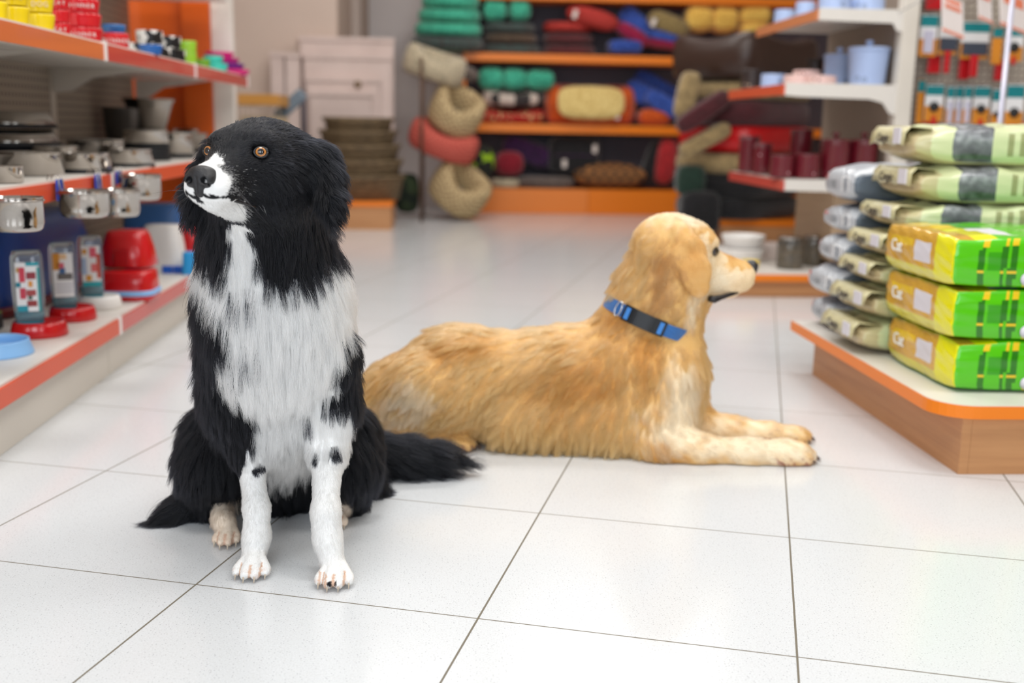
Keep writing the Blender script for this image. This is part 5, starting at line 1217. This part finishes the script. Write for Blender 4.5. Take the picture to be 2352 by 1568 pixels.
def cushion(x0, y0, x1, y1, Y, dep, m, label, group=None, roll=0.0, name='cushion', piping=None, e1=.75, e2=.55, bump=.02, z=None, cat='cushion', seed=None):
    c = on('Y', Y, (x0 + x1) / 2, (y0 + y1) / 2); k = mpp(c); hx, hz = (x1 - x0) * k / 2, (y1 - y0) * k / 2
    if roll:
        cr, sr = abs(math.cos(roll)), abs(math.sin(roll)); dt = cr * cr - sr * sr; A_, B_ = hx, hz
        hx, hz = (A_ * .98, B_ * .62) if A_ > B_ else (A_ * .8, B_)
    zc = c[2] if z is None else z + hz
    o = thing(name, (c[0], Y + dep, zc), label, cat, group); o.rotation_euler = (0, roll, 0)
    vs, fs = superq(hx, dep, hz, e1, e2, bump=bump, seed=seed if seed is not None else int(x0 + y0))
    mesh_obj('cover', vs, fs, m, o, True)
    pp = [(hx * 1.0 * math.copysign(abs(math.cos(a)) ** e2, math.cos(a)), dep * 1.0 * math.copysign(abs(math.sin(a)) ** e2, math.sin(a)), 0) for a in np.linspace(0, 2 * math.pi, 41)]
    MB().tube(pp, .004, 6).build('piping', piping or m).parent = o
    return o
def tagw(o, dx, dz, dy):
    MB().box(dx - .016, dx + .016, dy - .002, dy, dz - .03, dz + .03, b=.002).build('swing_tag', mat('tag_white', (226, 214, 206), .5)).parent = o
def pet_bed(x0, y0, x1, y1, Y, dep, mo, mi, label, group=None, roll=0.0, pitch=0.0, dip=.35, name='pet_bed', n=40, z=None, mbase=None):
    """oval bed: padded ring lower at the front, base and inner cushion"""
    c = on('Y', Y, (x0 + x1) / 2, (y0 + y1) / 2); k = mpp(c); hx, hz = (x1 - x0) * k / 2, (y1 - y0) * k
    o = thing(name, (c[0], Y + dep, (c[2] - hz / 2) if z is None else z), label, 'pet bed', group); o.rotation_euler = (pitch, roll, 0)
    t_ = min(.07, hx * .26); vs = []; fs = []; m_ = 12
    for i in range(n):
        a = 2 * math.pi * i / n; top = hz * (1 - dip * max(0, -math.sin(a)) ** 2)
        cx_, cy_ = (hx - t_) * math.cos(a), (dep - t_) * math.sin(a)
        for j in range(m_):
            b = 2 * math.pi * j / m_; sg = lambda v: math.copysign(abs(v) ** .75, v)
            rr = t_ * sg(math.cos(b)) * (1 + .03 * math.sin(9 * a)); vs.append((cx_ + rr * math.cos(a), cy_ + rr * math.sin(a), top / 2 + top / 2 * sg(math.sin(b))))
    for i in range(n):
        for j in range(m_): fs.append((i * m_ + j, i * m_ + (j + 1) % m_, ((i + 1) % n) * m_ + (j + 1) % m_, ((i + 1) % n) * m_ + j))
    mesh_obj('bolster', vs, fs, mo, o, True)
    MB().lathe([(hx - t_ * 1.1, .002), (hx - t_, .006), (hx - t_ * 1.1, hz * .30), (hx * .5, hz * .42), (.001, hz * .44)], n=32, squash=(dep - t_) / (hx - t_)).build('inner_cushion', mi).parent = o
    return o
YB = 7.86
# lowest board
zb = .181
cushion(1138, 348, 1205, 405, YB, .10, F_red, 'dark red cushion at the left of the lowest back shelf', seed=1)
o = cushion(1150, 305, 1275, 392, YB + .12, .12, F_purp, 'purple soft carrier leaning behind the dark red cushion', roll=.35, name='soft_carrier', cat='carrier', e1=.5)
o = cushion(1262, 312, 1382, 402, YB + .06, .13, F_black, 'black soft carrier with two white tags on the lowest back shelf', name='soft_carrier', cat='carrier', e1=.45, piping=F_purp); tagw(o, .14, .05, -.13); tagw(o, -.08, -.06, -.13)
cushion(1190, 394, 1322, 420, YB, .14, F_grey, 'flat grey mat lying under the black carrier', name='folded_mat', cat='mat', e1=.4, z=zb)
cushion(1128, 404, 1195, 424, YB - .005, .10, F_fleece, 'flat beige mat at the left end of the lowest back shelf', name='folded_mat', cat='mat', e1=.4, z=zb)
cushion(1322, 366, 1492, 426, YB - .005, .15, F_bplaid, 'brown plaid cushion on the lowest back shelf', z=zb, e1=.9)
cushion(1478, 322, 1530, 420, YB + .05, .08, F_black, 'black folded cushion left of the red one on the lowest back shelf', roll=.3)
o = cushion(1502, 318, 1565, 424, YB, .10, fab('bright_red_cloth', (190, 34, 40)), 'bright red folded cushion leaning beside the pile of sofa beds', roll=.12)
# second board
zb = .641
pet_bed(1092, 240, 1256, 276, YB, .17, F_redp, F_red, 'red printed oval bed at the bottom of the left stack on the second back shelf', z=zb)
pet_bed(1104, 205, 1262, 246, YB + .01, .16, F_plaid, F_grey, 'white and grey plaid bed lying on the red printed bed', z=zb + .122)
for i, (a, b_) in enumerate(((1100, 1160), (1150, 1215), (1208, 1276))): cushion(a, 152 + i * 3, b_, 206, YB + .02, .13, F_teal, ('left', 'middle', 'right')[i] + ' turquoise fleece cushion on top of the plaid bed', 'turquoise cushions on the second back shelf', bump=.04)
o = pet_bed(1255, 192, 1472, 285, YB - .02, .20, F_org, F_cream, 'orange bed with cream fleece inside on the second back shelf', z=zb, dip=.45)
vs, fs = superq(.24, .04, .115, .6, .5, bump=.05, seed=4); f_ = mesh_obj('fleece_cushion', vs, fs, F_cream, o, True); f_.location = (-.03, -.205, .155); f_.rotation_euler = (math.radians(-14), 0, 0)
tagw(o, .17, .07, -.235)
cushion(1470, 238, 1545, 278, YB, .12, F_org, 'small orange cushion between the orange bed and the blue cushions', z=zb)
for i, (a, c_, b_, d_) in enumerate(((1432, 182, 1545, 262), (1452, 164, 1570, 236), (1480, 205, 1572, 272))): cushion(a, c_, b_, d_, YB + (.125, .25, 0)[i], .055, F_blue, ('lower left', 'upper', 'right')[i] + ' blue fleece cushion sliding down on the second back shelf', 'blue cushions on the second back shelf', roll=.50, e1=.6)
# third board
zb = 1.127
for i in range(4): 
    pet_bed(942 + i * 8, 92 - i * 28, 1112 - i * 3, 124 - i * 28, YB - .18, .20, F_teal if i else F_tealdk, F_teal, ('brown rimmed bottom', 'second', 'third', 'top')[i] + ' turquoise bed in the big leftmost stack of the back shelf', 'turquoise beds, big stack', z=1.135 + i * .094, dip=.15)
for i, (m1, hh) in enumerate(((F_tealdk, 0), (F_brown, 1), (F_tealdk, 2))): pet_bed(1112, 86 - 18 * i, 1245 - 6 * i, 108 - 18 * i, YB, .17, m1, F_brown, ('lowest', 'middle', 'upper')[i] + ' brown and green tweed bed, second stack on the third back shelf', 'tweed beds', dip=.1, z=zb + i * .075)
for i, (a, b_) in enumerate(((1110, 1166), (1168, 1222))): cushion(a, -4, b_, 46, YB, .14, F_teal, ('left', 'right') [i] + ' half of the turquoise rolls on top of the tweed beds', 'turquoise rolls', bump=.04)
for i in range(3): pet_bed(1252, 80 - 26 * i, 1375 - 4 * i, 104 - 26 * i, YB + .02, .17, (F_maroon, F_maroon, F_redk)[i], F_maroon, ('bottom maroon', 'middle maroon', 'top red knitted')[i] + ' bed of the third stack on the third back shelf', 'maroon and red beds', dip=.1, z=zb + i * .082)
o = cushion(1302, 4, 1430, 74, YB - .02, .10, F_redk, 'red knitted round cushion leaning against the maroon beds', roll=.25, e2=.9); tagw(o, -.14, -.02, -.11)
cushion(1400, 90, 1480, 122, YB, .12, F_blue, 'flat blue cushion lying at the edge of the third back shelf', e1=.5)
cushion(1418, 12, 1510, 92, YB + .06, .10, F_blue, 'blue oval cushion leaning left of the tan cushion', roll=.75, e1=.6, e2=.9)
cushion(1412, 50, 1500, 105, YB + .02, .09, F_mag, 'magenta cushion under the leaning blue cushion', roll=.5)
cushion(1485, 78, 1592, 118, YB, .12, F_mag, 'magenta mat under the blue and tan cushions', roll=.12, e1=.5, name='folded_mat', cat='mat')
cushion(1480, 66, 1590, 104, YB - .01, .12, F_blue, 'blue mat directly under the tan cushion', roll=.2, e1=.5, name='folded_mat', cat='mat')
o = cushion(1488, 16, 1594, 92, YB - .03, .08, F_tan, 'tan plush oval cushion on the third back shelf', roll=.35, e2=.9); tagw(o, -.12, -.04, -.09)
for i, (a, c_, b_, d_) in enumerate(((1578, 8, 1648, 70), (1640, 10, 1702, 72), (1700, 10, 1782, 56), (1704, 48, 1778, 84))): cushion(a, c_, b_, d_, YB, .13, F_yel, ('leftmost', 'second', 'third', 'lower right')[i] + ' yellow plush cushion on the third back shelf', 'yellow plush cushions', bump=.03)
# ---------------- rack with tilted beds left of the back shelving ----------------
c = on('Y', 7.05, 968, 300); rk_ = thing('display_rack', (c[0], 7.05, 0), 'brown metal rack with a thin front pole holding the tilted woven beds', 'rack')
brn = mat('brown_metal', (92, 66, 50), .4, .3)
MB().tube([(0, 0, 0), (0, 0, 1.04)], .010, 10).build('front_pole', brn, rk_)
MB().tube([(0, .5, 0), (0, .5, 1.04)], .010, 10).build('rear_pole', brn, rk_)
for z_, a_ in ((.10, 0), (.38, 0), (.62, 0), (.98, 0)): MB().tube([(0, 0, z_), (.0, .5, z_)], .008, 8).build('cross_bar', brn, rk_)
g3 = 'woven beds on the brown rack'
pet_bed(912, 108, 1062, 182, 7.08, .16, F_fleece, F_dk, 'beige fleece bed lying on top of the brown rack', g3, roll=.28)
pet_bed(966, 198, 1094, 292, 7.10, .17, F_bei, F_dk, 'beige woven bed with dark inside, upper one tilted on the brown rack', g3, roll=.45, pitch=.34, dip=.35)
pet_bed(924, 286, 1092, 356, 7.08, .17, F_pink, F_grey, 'coral patterned bed tilted on the middle of the brown rack', g3, roll=.32, pitch=.22, dip=.2)
pet_bed(962, 376, 1102, 472, 7.10, .17, F_bei, F_dk, 'beige woven bed at the bottom of the brown rack', g3, roll=.60, pitch=.34, dip=.35)
cushion(1076, 332, 1136, 416, 7.30, .08, F_lime, 'lime and black spotted round cushion beside the brown rack', e2=.95, e1=.9)
cushion(905, 400, 962, 490, 7.25, .10, noise_mat('dark_leafy_cloth', [(.4, (20, 30, 22)), (.6, (52, 66, 40))], 14, .9), 'dark green patterned cushion on the floor behind the rack pole', e1=.6)
cushion(1040, 140, 1100, 190, 7.25, .08, F_grey, 'grey brown folded bed at the upper right of the rack', roll=.4)
# ---------------- wicker basket stack on its platform ----------------
wk = noise_mat('dark_wicker', [(.3, (70, 56, 38)), (.6, (116, 96, 68))], 28, .75, 2, (1, 1, 3), bump=.8)
c = on('Y', 6.75, 820, 480); pf = thing('display_platform', (c[0], 6.72, 0), 'small orange and wood platform under the wicker baskets', 'platform')
MB().box(-.30, .225, -.25, .25, 0, .135).build('wood_box', wood, pf); MB().box(-.305, .23, -.255, .255, .136, .165, b=.003).build('orange_edge', orange, pf)
bs_ = [(712, 452, 930, 90), (716, 412, 926, 70), (724, 376, 920, 66), (734, 342, 912, 62), (742, 310, 904, 56)]
zc_ = .166
for i, (a, yb, b_, hh) in enumerate(bs_):
    c = on('Y', 6.72, (a + b_) / 2, yb); k = mpp(c); R_ = (b_ - a) * k / 2; h_ = (.15, .12, .115, .105, .095)[i]
    o = thing('wicker_basket', (c[0], 6.72, zc_), ('lowest', 'second lowest', 'middle', 'second highest', 'topmost')[i] + ' brown wicker basket in the stack on the small platform', 'basket', 'stacked wicker baskets')
    MB().lathe([(R_ * .86, 0), (R_ * .88, .004), (R_ * .96, h_ * .8), (R_ * 1.0, h_ * .92), (R_ * .97, h_), (R_ * .90, h_ * .96), (R_ * .84, .012), (.001, .01)], n=36, squash=.62).build('woven_body', wk).parent = o
    n_ = 40; MB().tube([(R_ * .985 * math.cos(t_), R_ * .985 * .62 * math.sin(t_), h_ * .96 - (.018 * max(0, -math.sin(t_)) ** 3)) for t_ in np.linspace(0, 2 * math.pi, n_)], .010, 8).build('braided_rim', wk).parent = o
    zc_ += h_ * .80
# ---------------- pale cartons against the wall ----------------
cm_ = noise_mat('pinkish_carton', [(.3, (208, 188, 180)), (.7, (222, 202, 194))], 4, .7)
def carton(x0, y0, x1, y1, Y, dep, label, m=cm_, zf=True, flap=False, dark=None):
    a = on('Y', Y, x0, y1); b_ = on('Y', Y, x1, y0); z0_ = 0.0 if zf else a[2]
    o = thing('carton', ((a[0] + b_[0]) / 2, Y + dep / 2, z0_), label, 'carton', 'pale cartons at the beige wall')
    w_ = (b_[0] - a[0]) / 2; h_ = b_[2] - z0_
    MB().box(-w_, w_, -dep / 2, dep / 2, 0, h_ - .03, b=.004).build('box', m).parent = o
    MB().box(-w_ - .006, w_ + .006, -dep / 2 - .008, dep / 2 + .006, h_ - .029, h_ + .0, b=.004).build('lid', m).parent = o
    return o
carton(692, 88, 904, 275, 7.14, .05, 'tallest pale carton standing behind the others at the column')
carton(700, 128, 898, 275, 7.08, .05, 'second tallest pale carton in the row behind the wicker baskets')
carton(706, 180, 870, 275, 7.03, .04, 'third pale carton with a dark round mark behind the wicker baskets')
o = carton(712, 212, 852, 275, 6.98, .04, 'shortest pale carton right behind the wicker baskets')
MB().lathe([(.022, 0), (.024, .002), (.001, .003)], n=20).build('round_mark', mat('brown_mark', (140, 116, 92), .7), o, (.11, -.022, .86)).rotation_euler = (math.radians(90), 0, 0)
carton(626, 120, 652, 340, 7.03, .12, 'narrow pale carton leftmost at the beige wall')
carton(660, 122, 686, 340, 7.00, .14, 'narrow pale carton between the leftmost carton and the dark pole')
c = on('Y', 6.5, 697, 250); tag(MB().tube([(c[0], 6.5, 0), (c[0], 6.5, .80)], .016, 12).build('dark_pole', mat('dark_grey_metal', (70, 62, 70), .4, .5)), 'dark grey pole standing between the pale cartons', 'pole')
# brush with a blue head and pale handle leaning
c = on('Y', 6.3, 668, 240); br = thing('floor_brush', (c[0], 6.3, c[2]), 'grey blue brush with pale handle leaning above the wire basket', 'brush')
br.rotation_euler = (0, math.radians(48), 0)
MB().box(-.035, .035, -.03, .03, -.11, .10, b=.014).build('head', mat('grey_blue_plastic', (110, 126, 140), .4)).parent = br
MB().tube([(0, 0, -.11), (0, 0, -.50)], .012, 10).build('handle', mat('pale_wood', (206, 196, 160), .5)).parent = br
a = on('Y', 5.9, 545, 215); b_ = on('Y', 5.9, 640, 215)
wb = thing('wire_basket', ((a[0] + b_[0]) / 2, 6.1, 0), 'wire basket with a yellow rim beyond the end of the left shelving', 'basket')
yr = mat('ochre_rim', (196, 140, 60), .45); wr = mat('grey_wire', (150, 140, 126), .35, .7)
w_ = (b_[0] - a[0]) / 2; zt = a[2]
MB().box(-w_, w_, -.2, .2, zt - .06, zt, b=.004).build('rim', yr).parent = wb
mm_ = MB()
for i in range(9): x_ = -w_ + 2 * w_ * i / 8; mm_.tube([(x_, -.2, .02), (x_, -.2, zt - .06)], .003, 6)
for i in range(9): mm_.tube([(-w_, -.2, .02 + (zt - .08) * i / 8), (w_, -.2, .02 + (zt - .08) * i / 8)], .003, 6)
g_ = mm_.build('wire_grid', wr); g_.parent = wb
MB().box(-w_ + .01, w_ - .01, -.18, .18, .0, zt * .85).build('liner', mat('sand_liner', (190, 170, 136), .8)).parent = wb
# ---------------- pile of sofa beds ----------------
pp_ = thing('display_platform', (1.80, 6.2, 0), 'dark platform with orange edge carrying the pile of sofa beds', 'platform')
MB().box(-.26, .55, -.19, .40, .0, .09).build('wood_box', wood, pp_); MB().box(-.27, .56, -.20, .41, .091, .128, b=.003).build('orange_edge', orange, pp_)
def sofa(z, h, half, m1, m2, label, rz=.70, dx=0, dy=0, dip=0.0):
    o = thing('sofa_bed', (1.70 + dx, 6.28 + dy, z), label, 'pet bed', 'pile of sofa beds', rz=rz)
    n = 64; vs = []; fs = []; m_ = 10; t_ = .075
    for i in range(n):
        a = 2 * math.pi * i / n; ca, sa = math.cos(a), math.sin(a); g = (abs(ca) ** 6 + abs(sa) ** 6) ** (-1 / 6)
        top = h * (1 + (.62 if h > .2 else .0) * (g - 1) - dip * max(0, -sa - ca - .9) )
        for j in range(m_):
            b = 2 * math.pi * j / m_; sg = lambda v: math.copysign(abs(v) ** .6, v)
            rr = (half - t_) * g + t_ * sg(math.cos(b)); vs.append((rr * ca, rr * sa * .8, top / 2 + top / 2 * sg(math.sin(b))))
    for i in range(n):
        for j in range(m_): fs.append((i * m_ + j, i * m_ + (j + 1) % m_, ((i + 1) % n) * m_ + (j + 1) % m_, ((i + 1) % n) * m_ + j))
    mesh_obj('bolster', vs, fs, m1, o, True)
    MB().box(-(half - .1), half - .1, -(half - .1) * .8, (half - .1) * .8, .002, h * .55, b=.02).build('seat_cushion', m2).parent = o
    return o
spec = [(.13, .12, .34, F_black, F_black, 'black sofa bed at the bottom of the pile'), (.255, .12, .35, F_black, F_green, 'black and dark green sofa bed, second from the bottom of the pile'), (.38, .115, .36, F_beic, F_beic, 'beige canvas sofa bed, third from the bottom of the pile'), (.50, .15, .36, F_redl, F_redl, 'shiny red leather sofa bed in the middle of the pile'), (.655, .13, .37, F_bord, F_bord, 'maroon sofa bed just above the red leather one'), (.79, .10, .36, F_beic, F_bord, 'beige and maroon sofa bed second from the top of the pile'), (.895, .22, .39, F_choc, F_black, 'dark brown leather sofa bed on top of the pile')]
for i, s_ in enumerate(spec): sofa(*s_, rz=.70 + .05 * (i % 3), dx=.02 * (i % 2))
c = on('Y', 6.0, 1600, 440)
cushion(1556, 380, 1625, 450, 5.95, .07, F_green, 'dark green cushion leaning at the left foot of the sofa bed pile', 'cushions leaning on the sofa bed pile', e1=.6)
cushion(1566, 440, 1660, 540, 5.90, .09, F_black, 'black cushion on the floor below the dark green one', 'cushions leaning on the sofa bed pile', e1=.5)
cushion(1548, 222, 1690, 292, 5.86, .06, F_bord, 'maroon cloth cushion leaning across the left side of the pile', 'cushions leaning on the sofa bed pile', roll=-.60, e1=.5)
cushion(1552, 165, 1612, 270, 5.92, .05, F_beic, 'beige canvas cushion standing at the upper left of the pile', 'cushions leaning on the sofa bed pile', roll=.2, e1=.5)
cushion(1560, 290, 1690, 352, 5.90, .06, F_beic, 'beige canvas cushion leaning below the maroon one', 'cushions leaning on the sofa bed pile', roll=-.5, e1=.5)
